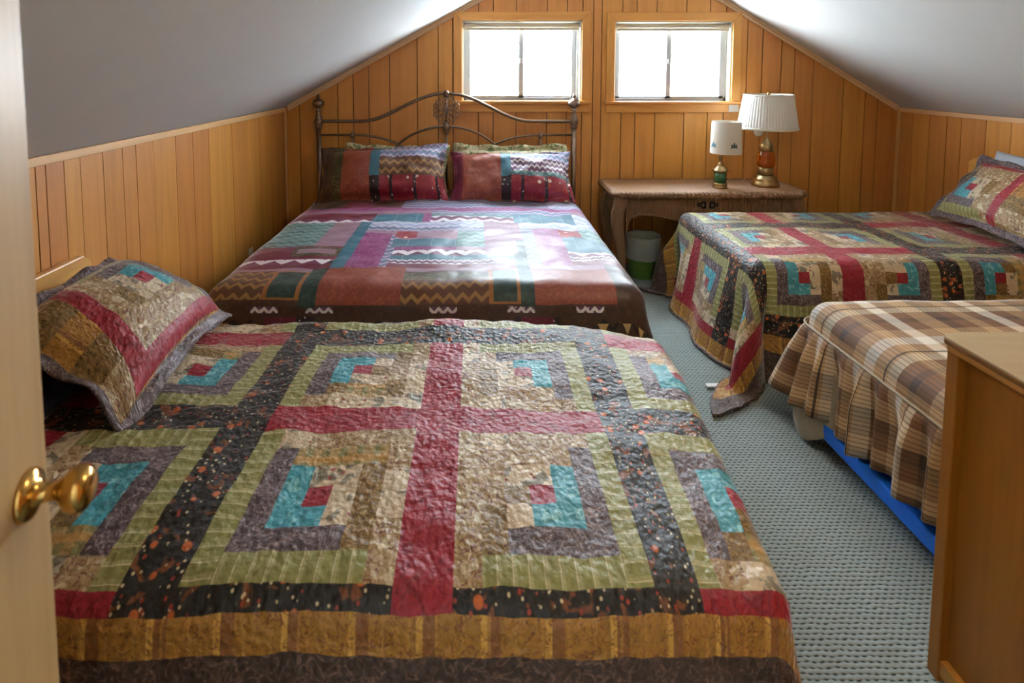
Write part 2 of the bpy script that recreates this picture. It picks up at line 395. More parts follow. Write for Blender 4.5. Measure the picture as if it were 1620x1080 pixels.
# ------------------------------------------------------------------ fabrics
FB = {}
FB['red'] = fab('crimson patch cloth', (148, 28, 44), [('vein', 14, (122, 22, 38), .03)], .18)
FB['teal'] = fab('teal patch cloth', (66, 148, 164), [('blot', 40, (126, 190, 196), .58)], .25)
FB['grey'] = fab('plum grey paisley cloth', (82, 68, 72), [('vein', 32, (150, 134, 136), .030), ('ring', 26, (126, 106, 104), .035)], .2)
FB['greenu'] = fab('striped sage cloth', (138, 138, 82), [], .2, stripe=[(0, .030, .30, (168, 164, 118), .7), (0, .030, .06, (222, 212, 176), .8)])
FB['greenv'] = fab('cross striped sage cloth', (138, 138, 82), [], .2, stripe=[(1, .030, .30, (168, 164, 118), .7), (1, .030, .06, (222, 212, 176), .8)])
FB['floral'] = fab('black floral cloth', (30, 27, 25), [('blot', 22, (116, 66, 34), .60), ('dot', 22, (186, 96, 44), .23), ('dot', 62, (204, 188, 148), .20), ('dot', 48, (150, 54, 40), .20)], .2)
FB['gold'] = fab('gold ticking cloth', (168, 122, 48), [('vein', 40, (126, 76, 40), .028)], .2, stripe=[(0, .115, .30, (132, 84, 46), .8), (0, .115, .10, (214, 168, 76), .9), (0, .047, .12, (190, 142, 66), .6)])
FB['goldv'] = fab('cross gold ticking cloth', (168, 122, 48), [('vein', 40, (126, 76, 40), .028)], .2, stripe=[(1, .115, .30, (132, 84, 46), .8), (1, .115, .10, (214, 168, 76), .9), (1, .047, .12, (190, 142, 66), .6)])
FB['dark'] = fab('dark brown paisley cloth', (70, 54, 48), [('vein', 26, (118, 92, 78), .028), ('ring', 22, (104, 80, 66), .03)], .22)
FB['cream'] = fab('cream floral cloth', (206, 188, 160), [('blot', 22, (128, 122, 104), .56), ('dot', 34, (150, 70, 66), .18)], .14)
FB['brown'] = fab('olive brown cloth', (116, 90, 46), [('vein', 40, (168, 134, 74), .03), ('dot', 60, (86, 54, 30), .24)], .2)
FB['tan'] = fab('tan paisley cloth', (166, 140, 100), [('vein', 34, (112, 66, 52), .034), ('blot', 40, (204, 190, 158), .57)], .2)
FB['stripe'] = fab('multi stripe cloth', (166, 140, 88), [], .2, stripe=[(0, .04, .4, (120, 124, 78), .8), (1, .05, .35, (196, 150, 84), .7)])
QK = list(FB); QM = [FB[k] for k in QK]; QI = {k: i for i, k in enumerate(QK)}
QW = 0.054
def block(pu, pv, fu, fv, seed):
    """7x7 log cabin block; dark strips toward fu,fv (+1/-1), light ones on the other two sides"""
    a, b = (pu, pv)
    if fu < 0: a = 7 - a
    if fv < 0: b = 7 - b
    # now the dark sides are at high a and high b; centre patch at [3,4); logs are butted, not mitred
    da, db = abs(a - 3.5), abs(b - 3.5); k = math.floor(max(da, db) + .5)
    if k <= 0: return 'red'
    k = min(k, 3)
    if a >= 3 + k: return ('teal', 'grey', 'greenv')[k - 1]
    left = a < 4 - k
    if not left and b >= 3 + k: return ('teal', 'grey', 'greenu')[k - 1]
    along = b if left else a
    rr = random.Random(seed * 31 + k * 7 + (1 if left else 0) + 97 * int(along / (1.0, 2.0, 2.34)[k - 1])).random()
    return (('cream', 'cream', 'brown')[int(rr * 3)], ('brown', 'stripe', 'tan')[int(rr * 3)], ('tan', 'cream', 'tan')[int(rr * 3)])[k - 1]
def quiltcell(u, v, u0, v0, umin, umax, vmin, vmax, bd):
    """fabric at cloth position (u,v); umin.. = edge of the pieced field, bd = (gold, dark) widths"""
    o = max(umin - u, u - umax, vmin - v, v - vmax)
    if o > bd[0]: return 'dark'
    if o > 0: return 'goldv' if max(umin - u, u - umax) >= max(vmin - v, v - vmax) else 'gold'
    p, q = (u - u0) / QW, (v - v0) / QW
    i, j = math.floor(p / 9), math.floor(q / 9); pu, pv = p - 9 * i, q - 9 * j
    cp = i // 2; su, sv = pu >= 7, pv >= 7
    hred = (j % 2 == 0) if cp % 2 == 0 else (j % 2 == 1)
    if su:
        if i % 2: return 'floral'
        if sv: return 'red' if (hred or j < 0) else 'floral'
        return 'red'
    if sv: return 'red' if hred else 'floral'
    fu = -1 if i % 2 == 0 else 1
    fv = (-1 if j % 2 == 0 else 1) * (1 if cp % 2 == 0 else -1)
    return block(pu, pv, fu, fv, i * 17 + j * 5 + 200)

def drape_pos(u, v, R, h, r, flare, folds, wr, seed, cornamp, floor=.016, bulge=0.0):
    a0, a1, b0, b1 = R
    A0, A1, B0, B1 = a0 + r, a1 - r, b0 + r, b1 - r
    cu, cv = max(A0, min(A1, u)), max(B0, min(B1, v)); du, dv = u - cu, v - cv; d = math.hypot(du, dv)
    w = wr * (nz(u, v, seed, 3.1) * .9 + nz(u, v, seed + 3, 8) * .5 + nz(u, v, seed + 7, 19) * .22)
    if bulge: w += bulge * max(0, 1 - ((u - (a0 + a1) / 2) / (a1 - a0) * 2) ** 4) * max(0, 1 - ((v - (b0 + b1) / 2) / (b1 - b0) * 2) ** 4)
    if d < 1e-6: return (u, v, h + w)
    ex, ey = du / d, dv / d; L = PI * r / 2
    if d < L: out, dn = r * math.sin(d / r), r * (1 - math.cos(d / r)); dd = 0
    else: dd = d - L; out, dn = r + dd * flare, r + dd * math.sqrt(1 - flare * flare)
    s = sm(dd, 0.0, .35)
    th = math.atan2(abs(dv), abs(du))                       # 0 on the u sides, pi/2 on the v sides
    k, amp = folds
    if abs(du) > 1e-6 and abs(dv) > 1e-6:
        ca = math.cos(4 * (th - PI / 4)); out += cornamp * s * ca
        out += amp * s * .4 * math.sin(9 * th + seed)
    else:
        t = v if abs(du) > 1e-6 else u
        e = min(abs(t - (B0 if abs(du) > 1e-6 else A0)), abs(t - (B1 if abs(du) > 1e-6 else A1)))
        out += -cornamp * s * math.exp(-e / .12) + amp * s * sm(e, 0, .2) * (math.sin(t * k + 2.2 * nz(t, seed, 0, 1.7) + seed) + .6 * nz(t, seed, 2, 5))
    z = h - dn + w * (1 - sm(d, 0, .3))
    if z < floor:
        out += (floor - z) * .8; z = floor + .006 * abs(math.sin(u * 23 + v * 17))
    return (cu + ex * out + .4 * w * s, cv + ey * out + .4 * w * s, z)
def cloth(name, U, V, cell, keys, mats, pos, solid=.014, smooth=True, **kw):
    nu, nv = len(U), len(V); verts, uvs, faces, idx = [], [], [], []
    for u in U:
        for v in V: verts.append(pos(u, v)); uvs.append((u, v))
    for i in range(nu - 1):
        for j in range(nv - 1):
            faces.append((i * nv + j, (i + 1) * nv + j, (i + 1) * nv + j + 1, i * nv + j + 1))
            idx.append(keys[cell((U[i] + U[i + 1]) / 2, (V[j] + V[j + 1]) / 2)])
    return obj(name, (verts, faces), mats, smooth=smooth, idx=idx, uv=uvs, solid=solid, recalc=False, **kw)

# ------------------------------------------------------------------ bed frames
M['headw'] = wood('honey maple headboard', (222, 166, 84), 0.86, 1, 0.35, 0.5, vary=0.0)
M['tick'] = fab('white mattress ticking', (214, 212, 206), (), .05, .002, .1)
M['navy'] = fab('navy cotton', (22, 28, 50), (), .12, .002, .3)
M['blue'] = plain('bright blue frame cover', (20, 108, 224), 0.5, .4, nz=.05)
M['steel'] = plain('dark steel', (52, 50, 50), 0.45, .5, .8, nz=.03)
def puffbox(x0, x1, y0, y1, z0, z1, r=.045):
    return box(x0, x1, y0, y1, z0, z1)
def bed(name, label, head, R, ztop_, zbox, zrail, group=None, hb=None, matmat=None, boxmat=None):
    """R = mattress x0,x1,y0,y1; head = -1 or +1 the x side of the headboard"""
    x0, x1, y0, y1 = R
    b = thing(name, label, 'bed', ((x0 + x1) / 2, (y0 + y1) / 2, 0), group)
    obj('mattress', box(x0, x1, y0, y1, zbox, ztop_), matmat or M['tick'], b, bevel=.035, bseg=3, smooth=True)
    obj('box_spring', box(x0, x1, y0, y1, zrail, zbox - .003), boxmat or M['tick'], b, bevel=.02)
    for s in (y0 + .015, y1 - .045): obj('side_rail', box(x0 + .02, x1 - .02, s, s + .03, zrail - .035, zrail - .002), M['steel'], b)
    for x in (x0 + .12, x1 - .16):
        for y in (y0 + .08, y1 - .12): obj('leg', lathe((x + .02, y + .02, 0), [(.022, 0), (.022, .02), (.016, .03), (.016, zrail - .036)], 12), M['steel'], b, smooth=False)
    if hb:
        hx, zt, ya, yb = hb; t = .032
        xa, xb = (hx - t, hx) if head > 0 else (hx, hx + t)
        h = obj('headboard', prism([(ya, .22), (yb, .22), (yb, zt - .03), (yb - .04, zt), (ya + .04, zt), (ya, zt - .03)], xa, xb, 0), M['headw'], b, bevel=.006)
        for y in (ya + .05, yb - .11): obj('headboard_post', box(xa + .002, xb - .002, y, y + .06, 0, .2195), M['headw'], b, bevel=.004)
    return b
R1 = (-1.44, .41, 1.0, 2.03)
bed('single_bed', 'nearest single bed, maple headboard against the left wall, patchwork quilt over it', -1, R1, .585, .36, .17, hb=(XL + .012, .865, .93, 2.13), matmat=M['navy'])
# ---- patchwork quilt on the near bed
u0, v0 = -.527, 1.022
fu0, fu1, fv0, fv1 = u0 - 18 * QW, u0 + 18 * QW + 7 * QW, v0 - .62 * QW, v0 + 25 * QW
UC, VC = -.095, 1.400                      # hand-pieced: the blocks are not all the same size
def ru(p): return UC + (p - UC) * (1.0 if p > UC else 1.04)
def rv_(p): return VC + (p - VC) * (1.13 if p < VC else 1.0)
gl = [u0 + QW * k for k in range(-40, 60)]; gv = [v0 + QW * k for k in range(-20, 60)]
U = lines(fu0 + .06, fu1 + .22, QW / 3, gl + [fu1, fu1 + .08]); V = lines(fv0 - .36, fv1, QW / 3, gv + [fv0, fv0 - .060])
def q1(u, v):
    u, v = ru(u), rv_(v)
    x, y, z = drape_pos(u, v, (-1.6, .655, .935, 2.095), .618, .055, .12, (9, .016), .017, 3.3, .05, bulge=.012)
    x += .105 * (y - 1.66) * sm(x, .25, .65)
    z -= .065 * sm(x, .30, .70) * sm(y, 1.68, 2.12) * (1 if z > .4 else 0.0 if z < .1 else (z - .1) / .3)
    # the quilt rides up over the pillow end a little and ripples across the top
    z += .010 * math.sin(v * 9 + u * 2.2 + 1.2) * sm(v, 1.5, 1.9) * (1 - sm(v, 1.98, 2.1)) + .006 * nz(u, v, 5, 26)
    return (x, y, z)
cloth('patchwork_quilt', U, V, lambda u, v: quiltcell(u, v, u0, v0, fu0 - 1, fu1, fv0, fv1 + 1, (.060, .3)), QI, QM, q1,
      label='log cabin patchwork quilt in red, teal, sage and black floral spread over the nearest bed', cat='quilt', group='matching patchwork quilts')

# ------------------------------------------------------------------ pillows
def pillow(name, W, H, T, frame, cellf, keys, mats, label, cat='pillow', flange=0.0, group=None, seed=1.0, nx=30, ny=22, xl=(), yl=(), wr=.010, sag=0.0, pinch=.07, back=None, warp=None, droop=0.0, flw=.012):
    """frame: (centre, ex, ey); front faces ex x ey. cellf(x,y) gives the fabric in pillow coordinates"""
    C, ex, ey = Vector(frame[0]), Vector(frame[1]).normalized(), Vector(frame[2]).normalized(); ez = ex.cross(ey).normalized()
    X = lines(-W / 2, W / 2, W / nx, list(xl) + [-W / 2 + flange, W / 2 - flange]); Y = lines(-H / 2, H / 2, H / ny, list(yl) + [-H / 2 + flange, H / 2 - flange])
    wi, hi = W / 2 - flange, H / 2 - flange
    verts, uvs, faces, idx = [], [], [], []
    def pt(x, y, side):
        if warp:
            xb, fn = warp; pw = fn((y + H / 2) / H)
            x = -W / 2 + (x + W / 2) * pw / (xb + W / 2) if x < xb else W / 2 - (W / 2 - x) * (W - pw) / (W / 2 - xb)
        s, t = max(-1, min(1, x / wi)), max(-1, min(1, y / hi))
        p = (max(0, 1 - abs(s) ** 2.6) ** .55) * (max(0, 1 - abs(t) ** 2.6) ** .55)
        th = T / 2 * p
        w = wr * (nz(x, y, seed, 5) + .6 * nz(x, y, seed + 4, 13) + .3 * nz(x, y, seed + 9, 27)) * (.35 + p)
        xx = x * (1 - pinch * (1 - abs(t) ** 2) * abs(s) ** 3); yy = y * (1 - pinch * 1.3 * (1 - abs(s) ** 2) * abs(t) ** 3)
        fl = 0
        if flange and (abs(x) > wi or abs(y) > hi): fl = flw * math.sin((x + y * 1.3) * 26 + seed) + .008 * nz(x, y, seed, 9)
        zz = side * (th + .004) + (w if side > 0 else w * .4) + fl - sag * (x / (W / 2)) ** 2 - droop * (x / (W / 2)) ** 2 * (y / (H / 2)) ** 2
        return tuple(C + ex * xx + ey * yy + ez * zz)
    nX, nY = len(X), len(Y)
    for side in (1, -1):
        b0 = len(verts)
        for x in X:
            for y in Y: verts.append(pt(x, y, side)); uvs.append((x + seed, y + seed * .7))
        for i in range(nX - 1):
            for j in range(nY - 1):
                q = (b0 + i * nY + j, b0 + (i + 1) * nY + j, b0 + (i + 1) * nY + j + 1, b0 + i * nY + j + 1)
                faces.append(q if side > 0 else q[::-1])
                idx.append(keys[cellf((X[i] + X[i + 1]) / 2, (Y[j] + Y[j + 1]) / 2) if side > 0 or back is None else back])
    K = nX * nY; rim = [i * nY for i in range(nX)] + [(nX - 1) * nY + j for j in range(1, nY)] + [i * nY + nY - 1 for i in range(nX - 2, -1, -1)] + [j for j in range(nY - 2, 0, -1)]
    for a, b in zip(rim, rim[1:] + rim[:1]): faces.append((a, a + K, b + K, b)); idx.append(keys[back] if back else idx[0])
    return obj(name, (verts, faces), mats, smooth=True, idx=idx, uv=uvs, recalc=True, label=label, cat=cat, group=group)
def shamcell(W, H, fl, su, sv, qu, qv):
    """one log cabin block, dark strips toward su,sv, red bars on the other two sides, brown panel at the near end"""
    def f(x, y):
        if abs(x) > W / 2 - fl or abs(y) > H / 2 - fl: return 'grey'
        a = (x * su + (W / 2 - fl)); b = (y * sv + (H / 2 - fl))       # a,b from the light end
        Lu, Lv = W - 2 * fl, H - 2 * fl
        a0 = Lu - 7 * qu; b0 = Lv - 7 * qv                                # start of the block
        if a > a0 and b > b0:
            return block((a - a0) / qu, (b - b0) / qv, 1, 1, 5)
        if a > a0 - .055 and b > b0 - .055: return 'red'
        k = int((x + 2) / .045) % 4 if a > a0 - .055 else int((y + 2) / .09) % 4
        return ('tan', 'brown', 'gold', 'brown')[k]
    return f
def shamlines(W, H, fl, su, sv, qu, qv):
    a0 = W - 2 * fl - 7 * qu; b0 = H - 2 * fl - 7 * qv
    A = [a0 - .055] + [a0 + k * qu for k in range(8)]; B = [b0 - .055] + [b0 + k * qv for k in range(8)]
    return [(a - (W / 2 - fl)) * su for a in A], [(b - (H / 2 - fl)) * sv for b in B]
W_, H_, fl_ = .72, .50, .042
xl, yl = shamlines(W_, H_, fl_, 1, 1, .058, .051)
# bed 1 sham: ex runs from far to near (-Y), ey climbs toward the headboard
ex, ey = (-.07, 1, .0), (-.90, -.05, .47)
pillow('pillow_sham', W_, H_, .18, ((-1.105, 1.745, .782), ex, ey), shamcell(W_, H_, fl_, 1, 1, .058, .051), QI, QM,
       'patchwork pillow sham leaning on the headboard of the nearest bed', flange=fl_, seed=2.0, xl=xl, yl=yl, nx=42, ny=32, warp=(xl[0], lambda t: .062 + .17 * t), droop=.06, group='patchwork pillow shams', back='grey')
pillow('navy_pillow', .62, .36, .12, ((-1.285, 1.40, .690), ex, (-.97, 0, .20)), lambda x, y: 0, {0: 0, 'n': 0}, [M['navy']],
       'dark navy pillow peeking out beside the sham on the nearest bed', seed=6.0, nx=18, ny=14)

# ------------------------------------------------------------------ large bed with iron headboard
RK = (-1.17, .72, 2.46, 4.33)
kb = bed('large_bed', 'large bed with bronze iron scroll headboard under the left window', 1, RK, .575, .34, .17)
M['iron'] = plain('bronzed iron', (128, 108, 92), 0.36, .5, .85, nz=.12, bs=30)
HX0, HX1, HC, HY = -1.222, .768, -.226, 4.415
for x in (HX0, HX1):
    p = obj('headboard_post', lathe((x, HY, 0), [(.020, 0), (.020, 1.10)], 16), M['iron'], kb, smooth=True)
    obj('post_collar', lathe((x, HY, 1.10), [(.020, 0), (.027, .004), (.030, .014), (.024, .024), (.031, .036), (.034, .056), (.031, .072), (.024, .084), (.027, .094), (.020, .104), (.016, .125), (.019, .140)], 20), M['iron'], p, smooth=True)
    obj('finial', lathe((x, HY, 1.24), [(.019, 0), (.028, .006), (.014, .014), (.016, .022), (.036, .034), (.047, .052), (.047, .066), (.036, .082), (.020, .092), (.012, .096), (.010, .102), (.014, .110), (.010, .122), (.003, .130)], 20), M['iron'], p, smooth=True)
def toprail(s):
    P = []
    for k in range(33):
        t = k / 32; x = t * (HX1 - HC if s > 0 else HC - HX0)
        L = HX1 - HC; q = x / L
        z = 1.374 - .215 * sm(q, 0.02, .66) ** 1.05
        P.append((HC + s * x, HY, z))
    return P
for s in (-1, 1): obj('top_rail', tube(toprail(s), .0125, 10), M['iron'], kb, smooth=True)
obj('rail_boss', lathe((HC, HY, 1.345), [(.012, 0), (.024, .008), (.020, .020), (.026, .034), (.018, .050), (.010, .056)], 16), M['iron'], kb, smooth=True)
def ell(cx, cz, rx, rz, a0, a1, n=24): return [(cx + rx * math.cos(a0 + (a1 - a0) * k / n), HY, cz + rz * math.sin(a0 + (a1 - a0) * k / n)) for k in range(n + 1)]
obj('centre_arch', tube(ell(HC, .70, .50, .418, .18, PI - .18, 40), .009, 8), M['iron'], kb, smooth=True)
for s, xp in ((-1, HX0), (1, HX1)):
    xt = HC - .735 if s < 0 else HC + .735
    pth = [(xp, HY, 1.052), (xt, HY, 1.052)] + [(xt - s * .56 * math.sin(a), HY + (.012 if a > .3 else 0), .72 + .332 * math.cos(a)) for a in [PI / 2 * k / 18 for k in range(1, 19)]]
    obj('side_arch', tube(pth, .0085, 8), M['iron'], kb, smooth=True)
    obj('spindle', tube([(xt, HY, .45), (xt, HY, 1.052)], .0085, 8), M['iron'], kb, smooth=True)
    obj('spindle_knuckle', lathe((xt, HY, 1.03), [(.009, 0), (.016, .008), (.016, .022), (.010, .032), (.006, .05)], 12), M['iron'], kb, smooth=True)
obj('spindle', tube([(HC, HY, .45), (HC, HY, 1.12)], .0095, 8), M['iron'], kb, smooth=True)
obj('spindle_knuckle', lathe((HC, HY, 1.055), [(.010, 0), (.020, .010), (.018, .025), (.027, .040), (.030, .058), (.024, .074), (.014, .084), (.010, .10)], 16), M['iron'], kb, smooth=True)
obj('cross_rail', tube([(HX0, HY, .45), (HX1, HY, .45)], .011, 8), M['iron'], kb, smooth=True)
def loop(cx, cz, rx, rz, rot, n=28):
    return [(cx + rx * math.cos(t) * math.cos(rot) - rz * math.sin(t) * math.sin(rot), HY + .004 * math.sin(2 * t), cz + rx * math.cos(t) * math.sin(rot) + rz * math.sin(t) * math.cos(rot)) for t in [2 * PI * k / n for k in range(n)]]
orn = [tube([(HC, HY, 1.13), (HC, HY, 1.36)], .006, 8)]
for k in range(8):
    a = PI / 8 + k * PI / 4; orn.append(tube(loop(HC + .056 * math.cos(a), 1.245 + .060 * math.sin(a), .052, .024, a), .0036, 6, True))
for k in range(8):
    a = k * PI / 4; orn.append(tube(loop(HC + .074 * math.cos(a), 1.245 + .080 * math.sin(a), .026, .026, a), .0032, 6, True))
orn.append(tube(loop(HC, 1.245, .018, .018, 0), .006, 6, True))
obj('scroll_ornament', join(*orn), M['iron'], kb, smooth=True, label='wire flower scroll at the middle of the headboard')
for x in (-1.02, .57): obj('frame_bracket', box(x - .02, x + .02, 4.335, 4.43, .20, .24), M['steel'], kb)

KF = {}
sh = .45; cr = .009
def kf(k, *a, **w): KF[k] = fab(k + ' comforter print', *a, crinkle=cr, sheen=sh, cs=10, spec=.5, rough=.46, **w)
kf('rust', (132, 62, 44), [('blot', 60, (152, 78, 52), .55)], .12)
kf('brown', (66, 42, 32), [('vein', 20, (92, 60, 40), .03)], .15)
kf('brownzig', (72, 46, 30), [('zig', .035, (36, 24, 22), .28), ('tri', .11, (190, 158, 104), .5)], .15)
kf('goldzig', (92, 56, 36), [('zig', .028, (150, 112, 62), .35)], .15)
kf('whitezig', (98, 60, 92), [('zig', .02, (226, 222, 226), .38), ('dot', 50, (220, 210, 220), .2)], .12)
kf('whitebar', (110, 52, 84), [('zig', .05, (232, 230, 234), .45)], .1)
kf('lavzig', (140, 124, 160), [('zig', .024, (86, 116, 136), .42), ('zig', .024, (206, 200, 216), .16)], .12)
kf('teal', (58, 106, 124), (), .14, stripe=(0, .13, .03, (150, 176, 184), .7))
kf('green', (34, 52, 48), [('blot', 40, (44, 70, 62), .5)], .1)
kf('greenedge', (150, 96, 44), (), .1)
kf('magenta', (128, 54, 104), [('vein', 22, (168, 100, 146), .03)], .15)
kf('plum', (104, 30, 52), [('dot', 60, (160, 90, 110), .15)], .15)
kf('crimson', (134, 24, 42), [('dot', 13, (236, 214, 196), .20), ('blot', 26, (168, 60, 44), .62)], .14)
kf('mauve', (150, 118, 134), [], .1)
kf('mint', (120, 156, 150), [('zig', .03, (70, 104, 110), .4)], .1)
kf('pale', (186, 190, 204), [('zig', .04, (150, 158, 190), .4)], .1)
kf('olive', (62, 56, 30), [('vein', 22, (120, 108, 70), .03)], .1)
kf('dots', (40, 24, 30), [('dot', 38, (220, 208, 200), .22)], .1)
KK = list(KF); KM = [KF[k] for k in KK]; KI = {k: i for i, k in enumerate(KK)}
RC = [(-9, 9, -9, 9, 'brown'), (-9, 9, 2.62, 9, 'mauve'),
      # foot drop
      (-9, 9, 2.03, 2.335, 'brownzig'), (-9, 9, 2.335, 2.38, 'brown')]
for x in (-.98, -.74, -.20, .14, .44): RC.append((x, x + .12, 2.345, 2.372, 'whitezig'))
for x, c in ((-.92, 'plum'), (-.78, 'dots'), (-.70, 'brown'), (.17, 'dots'), (.20, 'plum'), (.34, 'dots'), (.37, 'brown')): RC.append((x, x + .14, 2.05, 2.33, c))
# row at the foot of the top
RC += [(-1.3, -.94, 2.40, 2.63, 'goldzig'), (-.94, -.775, 2.40, 2.62, 'greenedge'), (-.92, -.795, 2.41, 2.61, 'green'), (-.775, -.70, 2.37, 2.75, 'green'), (-.70, -.33, 2.38, 2.66, 'rust'), (-.33, .06, 2.38, 2.52, 'goldzig'), (-.33, .06, 2.52, 2.60, 'olive'),
       (.06, .20, 2.38, 2.63, 'greenedge'), (.08, .185, 2.39, 2.62, 'green'), (.20, .262, 2.37, 3.05, 'green'), (.262, .62, 2.38, 2.64, 'rust'), (.62, 1.3, 2.3, 2.7, 'brown')]
RC += [(-1.3, -.70, 2.66, 2.72, 'plum'), (-1.3, -.72, 2.72, 2.78, 'whitebar'), (-1.3, -.66, 2.78, 2.96, 'plum'), (-.94, -.70, 2.82, 2.94, 'olive'), (-.92, -.72, 2.85, 2.91, 'mauve'),
       (-.70, -.63, 2.66, 3.45, 'teal'), (-.63, -.47, 2.66, 3.20, 'magenta'), (-.47, -.43, 2.66, 3.15, 'lavzig'), (-.43, .20, 2.66, 2.72, 'plum'), (-.43, .20, 2.72, 2.78, 'whitezig'), (-.43, .06, 2.78, 2.84, 'teal'), (-.43, .06, 2.84, 2.91, 'whitebar'), (-.43, -.10, 2.91, 2.96, 'magenta'),
       (-.45, -.10, 2.96, 3.10, 'teal'), (-.40, -.10, 3.10, 3.25, 'mauve'), (-.45, -.33, 3.12, 3.24, 'crimson'), (-.10, .05, 2.96, 3.42, 'mint'), (.05, .22, 2.84, 3.46, 'mauve'), (.06, .20, 2.78, 2.84, 'lavzig'),
       (.262, .33, 2.70, 3.5, 'lavzig'), (.33, .48, 2.70, 3.30, 'magenta'), (.48, 1.3, 2.70, 2.76, 'plum'), (.48, 1.3, 2.76, 2.83, 'whitezig'), (.48, 1.3, 2.83, 2.90, 'whitebar'), (.48, 1.3, 2.90, 3.12, 'teal'), (.48, .60, 3.12, 3.3, 'crimson'), (.60, 1.3, 3.12, 3.3, 'mint'),
       (-1.3, -.86, 2.96, 3.45, 'mint'), (-.86, -.70, 2.96, 3.45, 'mauve'), (-.63, .05, 3.25, 3.32, 'lavzig'), (-.63, .05, 3.32, 3.44, 'pale'),
       (-1.3, -.64, 3.45, 3.53, 'whitebar'), (-1.3, -.64, 3.53, 3.66, 'plum'), (-.64, -.33, 3.44, 3.62, 'teal'), (-.33, -.28, 3.44, 3.62, 'magenta'), (-.28, .24, 3.44, 3.56, 'whitebar'), (-.28, .24, 3.56, 3.62, 'mint'), (.24, .62, 3.44, 3.64, 'teal'), (.62, 1.3, 3.30, 3.64, 'pale'), (.262, .62, 3.3, 3.44, 'pale'),
       (-.28, .62, 3.62, 3.72, 'lavzig'), (-.64, -.28, 3.62, 3.70, 'mauve'), (-1.3, 1.3, 3.72, 3.80, 'magenta'), (-1.3, -.5, 3.80, 4.05, 'brown'), (-.9, -.7, 3.80, 4.0, 'plum'), (-.5, 1.3, 3.80, 4.05, 'lavzig'), (-1.3, 1.3, 4.05, 4.5, 'olive'), (.5, 1.3, 3.8, 4.05, 'pale')]
def kcell(u, v):
    c = 'brown'
    if u > .80 or u < -1.25: return 'brown' if (v * 3) % 1 < .6 else 'brownzig'
    for (a, b, e, f, k) in RC:
        if a <= u < b and e <= v < f: c = k
    return c
U = lines(-1.60, 1.17, .030, sorted({r[0] for r in RC} | {r[1] for r in RC})); V = lines(2.05, 4.31, .030, sorted({r[2] for r in RC} | {r[3] for r in RC}))
def qk(u, v):
    x, y, z = drape_pos(u, v, (-1.215, .765, 2.405, 5.0), .606, .10, .24, (8, .014), .014, 8.8, .05, bulge=.02)
    # loose folds running to the right-hand side
    z += .006 * math.sin((u - v * .55) * 26) * sm(u, .15, .5) * (1 - sm(u, .66, .8)) * sm(v, 2.6, 3.0)
    z += .012 * sm(v, 3.9, 4.2) * abs(math.sin(u * 19 + math.sin(u * 7)))
    return (x, y, z)
cloth('comforter', U, V, kcell, KI, KM, qk, solid=.025, label='plum, rust and teal print comforter covering the large iron bed', cat='comforter')

# king pillows
def kpc(mir):
    def f(x, y):
        a = x + .45
        if a < .085: return 'brown' if mir else 'plum'
        if mir and a < .16: return 'olive'
        if a < .37: return 'rust'
        if a < .44: return 'teal' if y > -.05 else 'dots'
        if y > -.02: return 'lavzig' if y > .09 else ('whitezig' if not mir else 'goldzig')
        if y > -.055: return 'goldzig' if mir else 'mint'
        return 'dots' if (a * 1.0) % .17 < .03 else 'crimson'
    return f
pxl = [-.365, -.29, -.08, -.01, .06, .23]; pyl = [-.02, .09, -.055]
pillow('bed_pillow', .95, .46, .25, ((-.675, 4.125, .795), (1, .02, .035), (-.03, .50, .80)), kpc(True), KI, KM, 'rust and plum print pillow on the left half of the iron bed', seed=3.1, xl=pxl, yl=pyl, wr=.022, flange=.03, group='print pillows on the iron bed', nx=40, ny=24)
pillow('bed_pillow', .90, .43, .25, ((.265, 4.12, .775), (1, .0, .012), (.0, .58, .72)), kpc(False), KI, KM, 'lavender and crimson print pillow on the right half of the iron bed', seed=5.7, xl=pxl, yl=pyl, wr=.026, flange=.02, group='print pillows on the iron bed', nx=40, ny=24)
M['sprig'] = fab('cream and green sprig cotton', (224, 218, 178), [('blot', 30, (128, 146, 94), .55), ('dot', 50, (80, 92, 62), .22)], .12, .004, .3)
pillow('sprig_pillow', .80, .44, .15, ((-.60, 4.275, .785), (1, .0, -.02), (.02, .34, .94)), lambda x, y: 0, {0: 0}, [M['sprig']], 'cream and green sprigged pillow behind the left print pillow', seed=4.0, wr=.03, flange=.045, flw=.03, droop=.03, group='sprigged pillows on the iron bed')
pillow('sprig_pillow', .88, .45, .15, ((.27, 4.275, .785), (1, .0, .0), (.0, .34, .94)), lambda x, y: 0, {0: 0}, [M['sprig']], 'cream and green sprigged pillow behind the right print pillow', seed=4.6, wr=.03, flange=.045, flw=.03, droop=.03, group='sprigged pillows on the iron bed')
# ------------------------------------------------------------------ far single bed with the second patchwork quilt
R3 = (1.42, 3.32, 2.80, 3.78)
bed('single_bed', 'far single bed with matching patchwork quilt, maple headboard on the right wall', 1, R3, .575, .35, .17, hb=(XR - .012, .975, 2.76, 3.80))
u3, v3 = 1.438, 2.95 - 8 * QW
f0, f1, g0, g1 = u3 - 9 * QW - 1.0 * QW, u3 + 40 * QW, v3 - 2 * QW, v3 + 25 * QW
gl = [u3 + QW * k for k in range(-30, 60)]; gv = [v3 + QW * k for k in range(-30, 60)]
U = lines(f0 - .10, 3.26, QW / 3, gl + [f0, f0 - .07]); V = lines(g0 - .235, 4.18, QW / 3, gv + [g0, g0 - .10])
def q3(u, v):
    x, y, z = drape_pos(u, v, (1.375, 5, 2.745, 3.835), .600, .07, .20, (8.5, .028), .012, 1.7, .085, bulge=.006)
    return (x, y, z + .004 * nz(u, v, 2, 24))
